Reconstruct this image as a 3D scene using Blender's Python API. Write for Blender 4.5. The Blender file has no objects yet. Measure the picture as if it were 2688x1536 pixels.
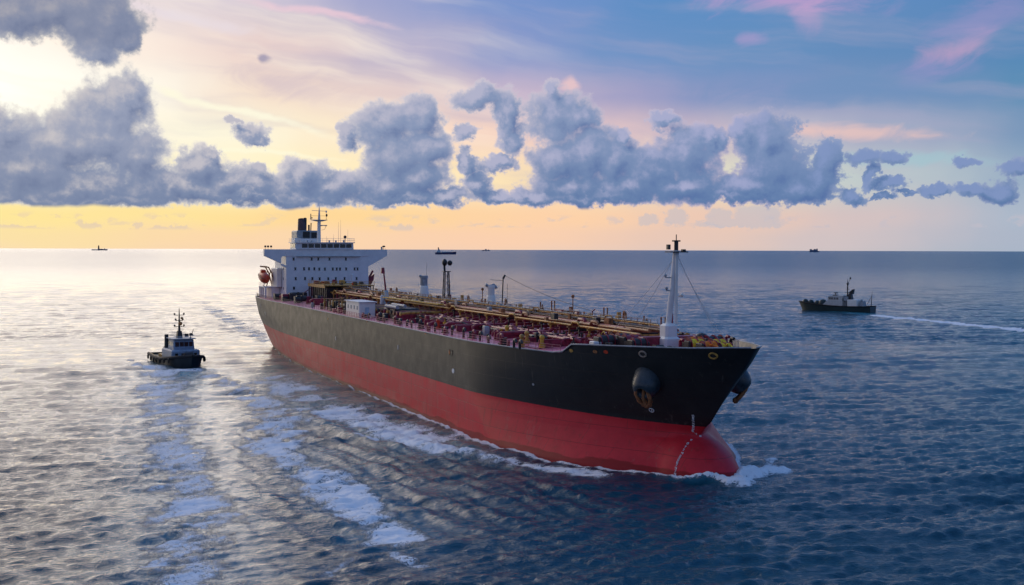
import bpy, math, random
import numpy as np
from mathutils import Vector, Matrix
random.seed(7); RNG = np.random.default_rng(5)
sc = bpy.context.scene
R = math.radians
# ------------------------------------------------------------------ camera
CAM_H = 30.0; FPX = 3165.0
cam_d = bpy.data.cameras.new('camera'); cam = bpy.data.objects.new('camera', cam_d)
sc.collection.objects.link(cam); sc.camera = cam
cam_d.sensor_width = 36; cam_d.lens = 36 * FPX / 2688
cam_d.clip_start = 1; cam_d.clip_end = 200000
PITCH = math.atan(113 / FPX)
cam.matrix_world = Matrix.Translation((0, 0, CAM_H)) @ Matrix.Rotation(math.pi / 2 - PITCH, 4, 'X') @ Matrix.Rotation(0.003, 4, 'Z')
sc.render.resolution_x = 1024; sc.render.resolution_y = 585
sc.view_settings.view_transform = 'Standard'; sc.view_settings.look = 'None'
sc.view_settings.exposure = 0.0; sc.view_settings.gamma = 1
sc.cycles.max_bounces = 6

def lin(c):
    return tuple(((v / 255) / 12.92 if v / 255 <= .04045 else ((v / 255 + .055) / 1.055) ** 2.4) for v in c)

# ------------------------------------------------------------------ sun
SUN_AZ, SUN_EL = -34.0, 10.0          # degrees from +Y (negative = left), elevation
sd = bpy.data.lights.new('sun', 'SUN'); so = bpy.data.objects.new('sun', sd); sc.collection.objects.link(so)
sd.energy = .85; sd.angle = R(50); sd.color = (1, .86, .70)
sv = Vector((math.sin(R(SUN_AZ)) * math.cos(R(SUN_EL)), math.cos(R(SUN_AZ)) * math.cos(R(SUN_EL)), math.sin(R(SUN_EL))))
so.rotation_euler = sv.to_track_quat('Z', 'Y').to_euler(); so.location = (-200, 200, 200)

# ------------------------------------------------------------------ sky
w = bpy.data.worlds.new('World'); sc.world = w; w.use_nodes = True
nt = w.node_tree; nt.nodes.clear()
class NB:
    """tiny node builder"""
    def __init__(s, nt): s.nt = nt
    def n(s, t, **kw):
        nd = s.nt.nodes.new(t)
        for k, v in kw.items(): setattr(nd, k, v)
        return nd
    def put(s, sock, v):
        if isinstance(v, bpy.types.NodeSocket): s.nt.links.new(v, sock)
        elif v is not None:
            sock.default_value = v
    def m(s, op, a, b=None, c=None, clamp=False):
        nd = s.n('ShaderNodeMath', operation=op, use_clamp=clamp)
        s.put(nd.inputs[0], a); s.put(nd.inputs[1], b); s.put(nd.inputs[2], c)
        return nd.outputs[0]
    def v(s, op, a, b=None, c=None):
        nd = s.n('ShaderNodeVectorMath', operation=op)
        s.put(nd.inputs[0], a); s.put(nd.inputs[1], b)
        if c is not None: s.put(nd.inputs[2] if op != 'SCALE' else nd.inputs[3], c)
        return nd.outputs[1 if op in ('LENGTH', 'DOT_PRODUCT', 'DISTANCE') else 0]
    def mix(s, f, a, b, mode='MIX'):
        nd = s.n('ShaderNodeMix', data_type='RGBA', blend_type=mode)
        s.put(nd.inputs[0], f); s.put(nd.inputs[6], a if not isinstance(a, tuple) else (*a[:3], 1)); s.put(nd.inputs[7], b if not isinstance(b, tuple) else (*b[:3], 1))
        return nd.outputs[2]
    def mr(s, x, a, b, c=0.0, d=1.0, smooth=True):
        nd = s.n('ShaderNodeMapRange', interpolation_type='SMOOTHSTEP' if smooth else 'LINEAR')
        s.put(nd.inputs[0], x); s.put(nd.inputs[1], a); s.put(nd.inputs[2], b); s.put(nd.inputs[3], c); s.put(nd.inputs[4], d)
        return nd.outputs[0]
    def ramp(s, x, stops, interp='B_SPLINE'):
        nd = s.n('ShaderNodeValToRGB'); cr = nd.color_ramp; cr.interpolation = interp
        while len(cr.elements) < len(stops): cr.elements.new(0.5)
        for e, (p, c) in zip(cr.elements, sorted(stops, key=lambda q: q[0])):
            e.position = p; e.color = (*c, 1)
        s.put(nd.inputs[0], x); return nd.outputs[0]
    def noise(s, vec, scale, detail=4, rough=.5, dist=0, dim='3D', color=False):
        nd = s.n('ShaderNodeTexNoise', noise_dimensions=dim)
        s.put(nd.inputs['Vector'], vec); s.put(nd.inputs['Scale'], scale); s.put(nd.inputs['Detail'], detail)
        s.put(nd.inputs['Roughness'], rough); s.put(nd.inputs['Distortion'], dist)
        return nd.outputs[1 if color else 0]
    def xyz(s, x, y, z=0.0):
        nd = s.n('ShaderNodeCombineXYZ'); s.put(nd.inputs[0], x); s.put(nd.inputs[1], y); s.put(nd.inputs[2], z); return nd.outputs[0]
B = NB(nt)
tc = B.n('ShaderNodeTexCoord').outputs['Generated']
sep = B.n('ShaderNodeSeparateXYZ'); nt.links.new(tc, sep.inputs[0])
az = B.m('DEGREES', B.m('ARCTAN2', sep.outputs[0], sep.outputs[1]))
el = B.m('DEGREES', B.m('ARCSINE', sep.outputs[2]))
P0 = B.xyz(az, el, 0.0)

def S(dx, dy):                                   # sky chart in 2548-wide units -> (azimuth, elevation) in degrees
    X = dx * 1.0549 - 1344; Y = dy * 1.0549 - 768
    c, s_ = math.cos(.003), math.sin(.003); X, Y = X * c + Y * s_, -X * s_ + Y * c
    x = X / FPX; v = -Y / FPX; cp, sp = math.cos(PITCH), math.sin(PITCH)
    y = cp + v * sp; z = -sp + v * cp
    return math.degrees(math.atan2(x, y)), math.degrees(math.atan2(z, math.hypot(x, y)))
KD = 1.0549 / FPX * 180 / math.pi                # degrees per chart unit

# colour of the clear and high-cloud sky: rows of elevation, stops of azimuth
G = 255
rows = [
 (-1, [(-180,(120,135,185)),(-90,(170,165,185)),(-55,(235,205,180)),(-23,(248,218,192)),(-8,(240,206,188)),(2,(228,205,198)),(12,(205,198,202)),(23,(165,180,200)),(60,(125,150,195)),(180,(120,135,185))]),
 (S(0,585)[1], [(-180,(120,140,195)),(-90,(175,165,185)),(-55,(245,212,170)),(-23,(252,226,170)),(-12,(252,216,176)),(0,(250,208,178)),(8,(232,200,186)),(15,(208,194,198)),(23,(172,182,202)),(60,(120,150,200)),(180,(120,140,195))]),
 (S(0,530)[1], [(-180,(110,140,205)),(-90,(180,170,190)),(-50,(255,225,160)),(-24,(255,232,158)),(-16,(255,228,160)),(-8,(255,216,156)),(2,(253,210,172)),(10,(235,200,184)),(16,(212,194,196)),(23,(172,184,204)),(60,(115,150,205)),(180,(110,140,205))]),
 (S(0,430)[1], [(-180,(105,140,212)),(-90,(190,180,195)),(-50,(255,236,190)),(-23,(255,246,205)),(-12,(255,243,196)),(-4,(255,232,188)),(2,(252,226,186)),(8,(236,228,198)),(13,(206,214,206)),(18,(185,196,205)),(24,(150,172,198)),(60,(105,145,208)),(180,(105,140,212))]),
 (S(0,310)[1], [(-180,(100,138,215)),(-90,(190,185,205)),(-50,(255,244,220)),(-23,(255,252,238)),(-14,(255,248,226)),(-8,(254,236,208)),(-2,(248,216,200)),(3,(232,200,200)),(8,(208,188,200)),(13,(190,186,204)),(18,(160,170,198)),(24,(118,150,188)),(60,(95,140,210)),(180,(100,138,215))]),
 (S(0,200)[1], [(-180,(95,135,218)),(-90,(180,180,210)),(-50,(255,246,228)),(-24,(255,255,250)),(-17,(255,248,236)),(-11,(246,224,208)),(-5,(226,204,206)),(0,(205,186,208)),(5,(160,160,200)),(11,(132,150,196)),(17,(118,146,190)),(24,(92,142,184)),(60,(85,135,208)),(180,(95,135,218))]),
 (S(0,90)[1], [(-180,(88,130,215)),(-90,(165,172,210)),(-50,(250,236,226)),(-24,(255,248,240)),(-18,(252,236,226)),(-11,(236,212,208)),(-5,(190,182,208)),(0,(140,155,205)),(5,(114,148,200)),(11,(102,144,194)),(17,(100,140,190)),(24,(86,136,186)),(60,(78,130,205)),(180,(88,130,215))]),
 (S(0,-60)[1], [(-180,(84,126,212)),(-90,(150,160,208)),(-50,(235,214,214)),(-24,(232,218,222)),(-14,(220,208,220)),(-6,(160,166,208)),(0,(118,148,206)),(8,(94,142,198)),(16,(96,140,194)),(24,(86,132,186)),(60,(72,126,202)),(180,(84,126,212))]),
 (24, [(-180,(84,126,212)),(-90,(120,140,200)),(-75,(200,188,200)),(-50,(250,232,220)),(-30,(255,240,228)),(-14,(196,196,216)),(-4,(118,152,206)),(4,(90,138,206)),(24,(70,132,204)),(60,(66,126,206)),(180,(84,126,212))]),
 (50, [(-180,(138,164,214)),(-60,(150,168,208)),(0,(84,132,200)),(60,(76,128,202)),(180,(138,164,214))]),
]
wob = B.noise(P0, .22, 3, .55, 0, '3D', True)
Pw = B.v('MULTIPLY_ADD', B.v('SUBTRACT', wob, (.5, .5, .5)), (4., 1.0, 0), P0)
sw = B.n('ShaderNodeSeparateXYZ'); nt.links.new(Pw, sw.inputs[0])
azw, elw = sw.outputs[0], sw.outputs[1]
fac = B.m('MULTIPLY_ADD', azw, 1 / 360, .5)
col = None
for i, (e, st) in enumerate(rows):
    c = B.ramp(fac, [((a + 180) / 360, lin(k)) for a, k in st], 'EASE')
    if col is None: col = c
    else: col = B.mix(B.mr(elw, rows[i-1][0], e), col, c)
# physical sky adds its own soft gradient underneath the cloud veil
nish = B.n('ShaderNodeTexSky', sky_type='NISHITA', sun_disc=False, sun_elevation=R(SUN_EL), sun_rotation=R(SUN_AZ))
nt.links.new(tc, nish.inputs[0])
nsc = B.mix(1.0, nish.outputs[0], (.08, .08, .08), 'MULTIPLY')
col = B.mix(B.mr(B.m('ABSOLUTE', az), 60, 120, 0.0, .35), col, nsc)
# extra radiance of the glow where the sun stands behind the veil
ga = B.v('LENGTH', B.v('MULTIPLY', B.v('SUBTRACT', P0, (-27.0, 7.5, 0)), (1/13, 1/6.5, 0)))
g2 = B.v('LENGTH', B.v('MULTIPLY', B.v('SUBTRACT', P0, (-34.0, 21.0, 0)), (1/30, 1/15, 0)))
glow = B.m('ADD', B.mr(ga, 1.0, 0.0, 1.0, 1.10), B.mr(g2, 1.0, 0.1, 0.0, .55))
col = B.mix(1.0, col, B.xyz(glow, glow, B.m('MULTIPLY', glow, .97)), 'MULTIPLY')

# high streaky cloud: stretched noise, tilted
def rot(p, deg, sx, sy, off=0.0):
    c, s_ = math.cos(R(deg)), math.sin(R(deg))
    return B.xyz(B.m('MULTIPLY', B.v('DOT_PRODUCT', p, (c, s_, 0)), sx), B.m('MULTIPLY', B.v('DOT_PRODUCT', p, (-s_, c, 0)), sy), off)
st1 = B.noise(rot(Pw, -13, .08, .70, 3.1), 1.0, 5, .5, .15)
st2 = B.noise(rot(Pw, -6, .10, .9, 9.3), 1.0, 5, .5, .1)
bright = B.mr(st1, .44, .74); dark = B.mr(st2, .44, .76)
left = B.mr(az, 6, -8)                                     # 1 at left, 0 at right
mid = B.m('MULTIPLY', B.mr(el, 1.6, 3.5), B.mr(el, 26, 14))
col = B.mix(B.m('MULTIPLY', B.m('MULTIPLY', bright, left), B.m('MULTIPLY', mid, .55)), col, (1.05, .93, .76))
col = B.mix(B.m('MULTIPLY', B.m('MULTIPLY', dark, B.mr(az, -21, -12)), B.m('MULTIPLY', mid, .38)), col, lin((176, 170, 198)))

def patch(dx, dy, rx, ry, colr, k, n=None, ang=0.0, soft=1.0):
    global col
    c = S(dx, dy); q = B.v('SUBTRACT', Pw, (c[0], c[1], 0))
    if ang: q = rot(q, ang, 1, 1)
    d = B.v('LENGTH', B.v('MULTIPLY', q, (1 / (rx * KD), 1 / (ry * KD), 0)))
    if n is not None: d = B.m('ADD', d, B.m('MULTIPLY', B.m('SUBTRACT', n, .5), 1.5))
    col = B.mix(B.mr(d, soft, .1, 0, k), col, lin(colr))
wn = B.noise(rot(P0, 12, .35, .8, 1.7), 1.0, 6, .6, 1.0)
patch(1960, -5, 260, 55, (214, 166, 208), .6, wn, -4)
patch(2010, 50, 45, 55, (200, 165, 205), .4, wn)
patch(2370, 120, 110, 50, (204, 164, 198), .6, wn, 20)
patch(2430, 40, 180, 60, (160, 150, 200), .5, wn, 14)
patch(2330, 165, 130, 45, (150, 148, 198), .6, wn, 14)
patch(1865, 95, 45, 25, (180, 158, 205), .5, wn)
patch(1410, 205, 30, 22, (238, 200, 200), .8, wn)
patch(2080, 330, 300, 26, (236, 198, 190), .75, wn, -3)
patch(2260, 400, 330, 24, (160, 198, 208), .6, wn, -2)
patch(1720, 350, 190, 22, (240, 214, 200), .7, wn, 0)
patch(2080, 225, 420, 60, (112, 146, 190), .6, wn, 0)
patch(720, 210, 190, 55, (206, 188, 200), .6, wn, -8)
patch(560, 265, 330, 14, (255, 250, 225), .9, wn, -15)
patch(640, 380, 260, 8, (255, 250, 220), .8, wn, -4)
patch(460, 40, 260, 22, (232, 222, 230), .6, wn, -8)
patch(800, 30, 260, 14, (240, 205, 215), .7, wn, -8)
patch(685, 145, 22, 18, (150, 145, 175), .8, wn)

# cumulus: soft ellipses ruffled by noise, flat bases
blobs = [(60,420,150,100),(140,360,130,85),(0,330,70,75),(285,265,95,80),(310,240,60,50),(250,330,110,100),(330,390,90,80),(190,465,270,52),(420,465,80,50),
 (130,20,190,70),(270,50,85,75),(235,110,65,55),(310,85,40,50),(30,40,90,60),
 (500,415,62,58),(560,455,90,52),(640,475,80,45),(520,380,30,25),(470,470,100,45),
 (622,333,50,32),(585,303,26,12),(650,350,28,22),
 (720,480,110,42),(760,430,62,48),(830,465,80,50),(640,430,34,26),
 (955,315,85,62),(1045,290,66,62),(1065,365,75,62),(985,390,85,75),(960,460,110,55),(868,335,30,42),(1040,445,85,60),(1110,490,55,28),
 (1195,240,72,34),(1262,290,38,60),(1275,350,40,50),(1235,412,55,24),(1165,400,28,38),(1180,460,42,38),(1160,330,30,25),(1240,490,60,24),
 (1385,285,85,70),(1372,225,30,36),(1440,290,50,55),(1470,380,85,72),(1400,400,95,70),(1420,465,120,52),(1520,400,75,70),(1330,490,70,25),(1545,340,26,28),
 (1655,300,38,26),(1710,375,95,68),(1610,430,100,68),(1700,460,150,52),(1770,350,34,36),(1560,470,110,42),
 (1905,345,84,62),(1850,330,48,48),(1925,410,88,78),(1870,462,130,44),(2058,400,40,55),(2030,450,70,42),(1980,470,90,34),
 (2150,385,38,24),(2222,392,34,22),(2212,460,55,15),(2125,484,34,22),(2335,472,36,15),(2425,470,52,18),(2490,478,60,32),(2535,415,45,24),(2400,402,34,14),(2200,490,34,9),(2270,480,28,7),(2170,430,16,36),
 (220,497,330,26),(650,493,260,20),(1000,492,200,22),(1450,492,260,24),(1850,485,250,22)]
blobs += [(-260,420,240,80),(-420,300,120,90),(-620,460,220,60),(2720,470,110,30),(2900,440,140,50)]
WA = B.mr(az, 9, 15, 1.0, .85)
FZ = B.mr(az, 8, 14, .28, 1.1)
BV = B.mr(B.noise(P0, .42, 3, .5), .3, .7, .0, 1.0)
def density(p, sub):
    w1 = B.v('SUBTRACT', B.noise(p, .55, 1, .5, 0, '3D', True), (.5, .5, .5))
    w2 = B.v('SUBTRACT', B.noise(p, 1.25, 6, .64, 0, '3D', True), (.5, .5, .5))
    w3 = B.v('SUBTRACT', B.noise(p, 3.6, 4, .6, 0, '3D', True), (.5, .5, .5))
    w12 = B.v('ADD', B.v('MULTIPLY', w1, (1.2, 1.0, 0)), B.v('MULTIPLY', w2, (1.2, 1.1, 0)))
    q = B.v('ADD', p, B.v('SCALE', w12, None, WA))
    q = B.v('MULTIPLY_ADD', w3, (.30, .30, 0), q)
    F = None
    for dx, dy, rx, ry in sub:
        c = S(dx, dy); ix, iy = 1 / (rx * KD), 1 / (ry * KD)
        d = B.v('LENGTH', B.v('MULTIPLY_ADD', q, (ix, iy, 0), (-c[0] * ix, -c[1] * iy, 0)))
        F = d if F is None else B.m('SMOOTH_MIN', F, d, .22)
    F = B.m('SUBTRACT', 1.08, F)
    bil = B.noise(p, 1.0, 6, .56, .1)
    return B.m('ADD', F, B.m('MULTIPLY', B.m('SUBTRACT', bil, .5), .95))
sunside = B.mr(az, 14, -26)
# veil of thin cloud just under the flat bases and distant small cumulus by the horizon
far_n = B.noise(rot(P0, 0, .9, 1.6, 5.0), 1.0, 6, .6, .2)
farb = B.m('MULTIPLY', B.mr(el, S(0,560)[1] + .0, S(0,575)[1] + .35), B.mr(el, S(0,520)[1], S(0,535)[1]))
col = B.mix(B.m('MULTIPLY', B.m('MULTIPLY', B.mr(far_n, .53, .64), farb), .50), col, B.mix(sunside, lin((196, 190, 200)), lin((232, 206, 178))))
def small():
    w2 = B.v('SUBTRACT', B.noise(P0, 2.4, 5, .62, 0, '3D', True), (.5, .5, .5))
    q = B.v('MULTIPLY_ADD', w2, (.9, .8, 0), P0); F = None
    for dx, dy, rx, ry in ((1612,548,26,16),(1682,540,34,24),(1790,540,36,24),(1885,538,66,34),(1840,556,130,12),(1000,570,26,15),(340,562,16,12),(420,568,60,7),(40,570,90,12),(220,560,30,12)):
        c = S(dx, dy); ix, iy = 1 / (rx * KD), 1 / (ry * KD)
        d = B.v('LENGTH', B.v('MULTIPLY_ADD', q, (ix, iy, 0), (-c[0] * ix, -c[1] * iy, 0)))
        F = d if F is None else B.m('MINIMUM', F, d)
    return B.m('MULTIPLY', B.mr(F, 1.05, .7), B.mr(el, S(0,572)[1], S(0,562)[1]))
col = B.mix(B.m('MULTIPLY', small(), .55), col, B.mix(sunside, lin((186, 188, 200)), lin((222, 200, 184))))

base = B.m('MULTIPLY_ADD', B.noise(B.xyz(az, 0.0, 0.0), .5, 3, .5), .5, S(0, 511)[1] - .25)
flat = B.mr(el, B.m('SUBTRACT', base, .10), B.m('ADD', base, .12))
topc = B.mr(el, 8.0, 9.5)
body0 = B.mix(sunside, lin((122, 144, 184)), lin((150, 158, 182)))
low0 = B.mix(sunside, lin((100, 128, 172)), lin((128, 140, 168)))
body0 = B.mix(B.m('MULTIPLY', BV, .35), body0, B.mix(sunside, lin((138, 156, 192)), lin((176, 178, 192))))
body0 = B.mix(B.mr(el, base, B.m('ADD', base, 4.0)), low0, body0)
def clouded(sub):
    F0 = density(P0, sub); F1 = density(B.v('ADD', P0, (-.34, .44, 0)), sub)
    alpha = B.m('MULTIPLY', B.mr(B.m('ADD', F0, B.m('MULTIPLY', B.m('SUBTRACT', B.noise(P0, 3.4, 5, .6), .5), FZ)), -.05, .24), flat)
    relief = B.m('SUBTRACT', F0, F1)                       # > 0 : faces the light
    lite = B.mix(sunside, B.mix(B.mr(az, 9, 15), lin((168, 172, 208)), lin((130, 150, 194))), lin((206, 200, 200)))
    body = B.mix(B.mr(relief, -.05, .75, 0.0, .90), body0, lite)
    body = B.mix(B.mr(relief, .05, -.75, 0.0, .75), body, B.mix(sunside, lin((80, 108, 162)), lin((104, 118, 152))))
    rim = B.mix(sunside, B.mix(B.mr(az, 9, 15), lin((196, 184, 206)), lin((150, 164, 196))), (1.0, .93, .80))
    body = B.mix(B.mr(F0, .50, .0, 0.0, .80), body, rim)
    body = B.mix(B.m('MULTIPLY', topc, .45), body, lin((104, 114, 144)))
    return B.mix(alpha, col, body)
def background(c):
    bg = B.n('ShaderNodeBackground'); nt.links.new(c, bg.inputs[0]); bg.inputs[1].default_value = 1.0; return bg.outputs[0]
shader = background(col)
zone = B.m('MULTIPLY', B.m('GREATER_THAN', el, .6), B.m('LESS_THAN', el, 13.5))
cuts = [-42, -14, -6, 2, 10, 17, 34]
for lo, hi in zip(cuts[:-1], cuts[1:]):
    sub = [q for q in blobs if S(q[0], q[1])[0] - q[2]*KD*1.4 - 1.6 < hi and S(q[0], q[1])[0] + q[2]*KD*1.4 + 1.6 > lo]
    f = B.m('MULTIPLY', zone, B.m('MULTIPLY', B.m('GREATER_THAN', az, lo), B.m('LESS_THAN', az, hi)))
    mx = B.n('ShaderNodeMixShader'); nt.links.new(f, mx.inputs[0]); nt.links.new(shader, mx.inputs[1]); nt.links.new(background(clouded(sub)), mx.inputs[2])
    shader = mx.outputs[0]
out = B.n('ShaderNodeOutputWorld'); nt.links.new(shader, out.inputs[0])
w.cycles.sampling_method = 'MANUAL'; w.cycles.sample_map_resolution = 512

# ------------------------------------------------------------------ helpers
C = sc.collection
class MB:
    def __init__(s): s.v = []; s.f = []; s.sm = []; s.pc = []
    def add(s, vs, fs, smooth=False):
        o = len(s.v); s.v += [tuple(v) for v in vs]; s.pc.append((o, len(s.v), len(s.f), len(s.f) + len(fs)))
        s.f += [tuple(i + o for i in f) for f in fs]; s.sm += [smooth] * len(fs)
        return s
    def box(s, x0, x1, y0, y1, z0, z1, M=None, taper=0.0, bevel=0.0):
        cx, cy = (x0 + x1) / 2, (y0 + y1) / 2; t = 1 - taper
        if bevel > 0:
            b = bevel; vs = []
            for (z, k) in ((z0, 1), (z1 - b, t), (z1, t)):
                hx, hy = (x1 - x0) / 2 * k, (y1 - y0) / 2 * k; c = b
                if z == z1: hx -= b; hy -= b
                for sx, sy in ((-1, -1), (1, -1), (1, 1), (-1, 1)):
                    a = [(sx * hx, sy * (hy - c)), (sx * (hx - c), sy * hy)]
                    if sx * sy < 0: a.reverse()
                    if sx * sy > 0: pass
                    for q in a: vs.append((cx + q[0], cy + q[1], z))
            fs = []
            for r in range(2):
                for i in range(8): j = (i + 1) % 8; fs.append((r*8+i, r*8+j, r*8+8+j, r*8+8+i))
            fs += [tuple(range(7, -1, -1)), tuple(range(16, 24))]
        else:
            vs = [(x0, y0, z0), (x1, y0, z0), (x1, y1, z0), (x0, y1, z0)]
            vs += [(cx + (x - cx) * t, cy + (y - cy) * t, z1) for x, y in ((x0, y0), (x1, y0), (x1, y1), (x0, y1))]
            fs = [(3, 2, 1, 0), (4, 5, 6, 7), (0, 1, 5, 4), (1, 2, 6, 5), (2, 3, 7, 6), (3, 0, 4, 7)]
        if M is not None: vs = [tuple(M @ Vector(v)) for v in vs]
        return s.add(vs, fs)
    def tube(s, pts, r, n=6, r2=None, caps=True):
        pts = [Vector(p) for p in pts]; m = len(pts); vs = []
        for i, p in enumerate(pts):
            d = (pts[min(i + 1, m - 1)] - pts[max(i - 1, 0)])
            d = d.normalized() if d.length > 1e-9 else Vector((0, 0, 1))
            a = d.orthogonal().normalized() if i == 0 else (a - d * a.dot(d)).normalized()
            b = d.cross(a)
            rr = r[i] if isinstance(r, (list, tuple)) else (r if r2 is None else r + (r2 - r) * i / (m - 1))
            for k in range(n):
                t = 2 * math.pi * k / n; vs.append(p + (a * math.cos(t) + b * math.sin(t)) * rr)
        fs = [(i*n+k, i*n+(k+1)%n, (i+1)*n+(k+1)%n, (i+1)*n+k) for i in range(m-1) for k in range(n)]
        s.add(vs, fs, n > 4)
        if caps: s.add(vs[:n], [tuple(range(n-1, -1, -1))]); s.add(vs[-n:], [tuple(range(n))])
        return s
    def ball(s, c, r, n=10, m=6, sc_=(1, 1, 1)):
        vs = []; fs = []
        for i in range(m + 1):
            a = math.pi * i / m
            for k in range(n):
                t = 2 * math.pi * k / n
                vs.append((c[0] + r*sc_[0]*math.sin(a)*math.cos(t), c[1] + r*sc_[1]*math.sin(a)*math.sin(t), c[2] + r*sc_[2]*math.cos(a)))
        for i in range(m):
            for k in range(n): fs.append((i*n+k, (i+1)*n+k, (i+1)*n+(k+1)%n, i*n+(k+1)%n))
        return s.add(vs, fs, True)
    def prism(s, outline, axis, a, b):
        """outline: list of 2D points extruded along axis (0,1,2) from a to b"""
        def P(p, t):
            q = list(p); q.insert(axis, t); return tuple(q)
        n = len(outline); vs = [P(p, a) for p in outline] + [P(p, b) for p in outline]
        fs = [tuple(range(n - 1, -1, -1)), tuple(range(n, 2 * n))] + [(i, (i+1)%n, n+(i+1)%n, n+i) for i in range(n)]
        return s.add(vs, fs)
    def build(s, name, mat, parent=None, loc=None, fix=True):
        if parent is not None and 1 < len(s.pc) <= 30:           # pieces that do not touch become parts of their own
            bb = [(np.min(s.v[a:b_], 0) - .03, np.max(s.v[a:b_], 0) + .03) for a, b_, c, d in s.pc]; g = list(range(len(bb)))
            for i in range(len(bb)):
                for j in range(i):
                    if (bb[i][0] <= bb[j][1]).all() and (bb[j][0] <= bb[i][1]).all():
                        k, m_ = g[i], g[j]; g = [m_ if q == k else q for q in g]
            if len(set(g)) > 1:
                outs = []
                for k in sorted(set(g)):
                    m2 = MB()
                    for q, (a, b_, c, d) in zip(g, s.pc):
                        if q == k:
                            o = len(m2.v) - a; m2.v += s.v[a:b_]; m2.f += [tuple(i + o for i in f) for f in s.f[c:d]]; m2.sm += s.sm[c:d]
                    outs.append(m2.build(name, mat, parent, loc, fix))
                return outs[0]
        me = bpy.data.meshes.new(name); me.from_pydata(s.v, [], s.f)
        me.polygons.foreach_set('use_smooth', s.sm)
        if fix:
            bm = bmesh.new(); bm.from_mesh(me); bmesh.ops.recalc_face_normals(bm, faces=bm.faces[:]); bm.to_mesh(me); bm.free()
        me.materials.append(mat); me.update()
        o = bpy.data.objects.new(name, me); C.objects.link(o)
        if parent: o.parent = parent
        if loc: o.location = loc
        return o
import bmesh
def tag(o, label=None, cat=None, group=None, kind=None):
    for k, v in (('label', label), ('category', cat), ('group', group), ('kind', kind)):
        if v: o[k] = v
    return o
def empty(name, loc=(0, 0, 0), rz=0.0):
    o = bpy.data.objects.new(name, None); C.objects.link(o); o.location = loc; o.rotation_euler = (0, 0, rz); o.empty_display_size = .5
    return o

# ------------------------------------------------------------------ materials
MATS = {}
def paint(name, c, rough=.5, metal=0.0, var=.25, scale=1.2, rust=0.0, spec=.5, c2=None, streak=False):
    if name in MATS: return MATS[name]
    m = bpy.data.materials.new(name); m.use_nodes = True; t = m.node_tree; b = NB(t)
    p = t.nodes['Principled BSDF']; obj = b.n('ShaderNodeTexCoord').outputs['Object']
    n1 = b.noise(obj, scale, 5, .6)
    base = b.mix(b.mr(n1, .3, .7), tuple(v * (1 - var) for v in c), tuple(min(1, v * (1 + var)) for v in c))
    if c2: base = b.mix(b.mr(b.noise(obj, scale * .35, 5, .65), .5, .62), base, tuple(c2))
    if streak:
        sv_ = b.v('MULTIPLY', obj, (1, 1, .1))
        base = b.mix(b.m('MULTIPLY', b.mr(b.noise(sv_, scale * 1.3, 5, .7), .56, .72), .6), base, tuple(v * .55 + .02 for v in c))
    if rust: base = b.mix(b.m('MULTIPLY', b.mr(b.noise(obj, scale * .9, 8, .72), .60, .70), rust), base, (.16, .045, .015))
    t.links.new(base, p.inputs['Base Color'])
    b.put(p.inputs['Roughness'], b.mr(n1, .2, .8, max(0, rough - .12), min(1, rough + .12)))
    p.inputs['Metallic'].default_value = metal; p.inputs['Specular IOR Level'].default_value = spec
    MATS[name] = m; return m
white = paint('white paint', (.74, .74, .73), .45, rust=.12, var=.06, scale=.5)
cream = paint('cream paint', (.84, .78, .70), .5, rust=.12, var=.06)
grey = paint('grey paint', (.32, .34, .36), .5, rust=.3)
black = paint('black paint', (.012, .014, .016), .45)
darkm = paint('dark machinery', (.03, .026, .026), .5, rust=.5, var=.5, scale=2)
brown = paint('brown pipe', (.30, .12, .05), .5, rust=.8, var=.5, scale=1.5)
maroon = paint('maroon pipe', (.26, .022, .045), .42, rust=.2, var=.4, scale=1.5)
deckred = paint('red deck paint', (.84, .22, .30), .38, var=.14, scale=.35, c2=(.66, .13, .18), rust=.25)
orange = paint('orange paint', (.60, .055, .012), .4)
yellow = paint('yellow paint', (.62, .36, .03), .5, rust=.3)
gold = paint('weathered yellow steel', (.50, .27, .05), .5, rust=.6, var=.5, scale=2)
rope_o = paint('orange rope', (.95, .20, .02), .9, var=.4, scale=3)
rope_y = paint('yellow rope', (.90, .55, .04), .9, var=.4, scale=3)
rustm = paint('rusty steel', (.34, .13, .045), .7, var=.5, scale=2.5, rust=.6)
glass = paint('dark window glass', (.008, .01, .013), .12, spec=.8)
rubber = paint('black rubber', (.014, .014, .015), .75)
bluegrey = paint('pale blue paint', (.42, .55, .62), .5)

# ------------------------------------------------------------------ the tanker's hull form (metres, X forward, Y port, Z up)
SHIP_A = R(22.65); TIP = Vector((32.4, 152.1)); XT = 245.5
ux, uy = math.sin(SHIP_A), -math.cos(SHIP_A); qx, qy = math.cos(SHIP_A), math.sin(SHIP_A)
def ship_to_world(X, Y): return (TIP.x + (X - XT) * ux + Y * qx, TIP.y + (X - XT) * uy + Y * qy)
ox, oy = ship_to_world(0, 0)
BH = 18.2
def sstep(x, a, b):
    t = np.clip((x - a) / (b - a), 0, 1); return t * t * (3 - 2 * t)
def Xs(z): return np.interp(z, [-6, 0, 4, 9, 15.5, 20], [6., 0.6, .3, 0., -.6, -.8])
def Xe_main(z): return np.interp(z, [-6, 4.5, 6.2, 7.2, 8.6, 10.2, 11.9, 13.6, 15.4, 17., 18.4], [233.2, 233.25, 235.26, 236.87, 238.15, 239.57, 241.25, 243.06, 244.9, 246.15, 247.2])
BZ, BC, BX, BA, BY = -1.2, 6.5, 231.0, 9.5, 6.1       # bulb: centre height, half height, centre, length of nose, half width
def Xe(z):
    q = 1 - ((z - BZ) / BC) ** 2
    return np.maximum(Xe_main(z), np.where(q > 0, BX + BA * np.sqrt(np.clip(q, 0, 1)), 0))
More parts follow.
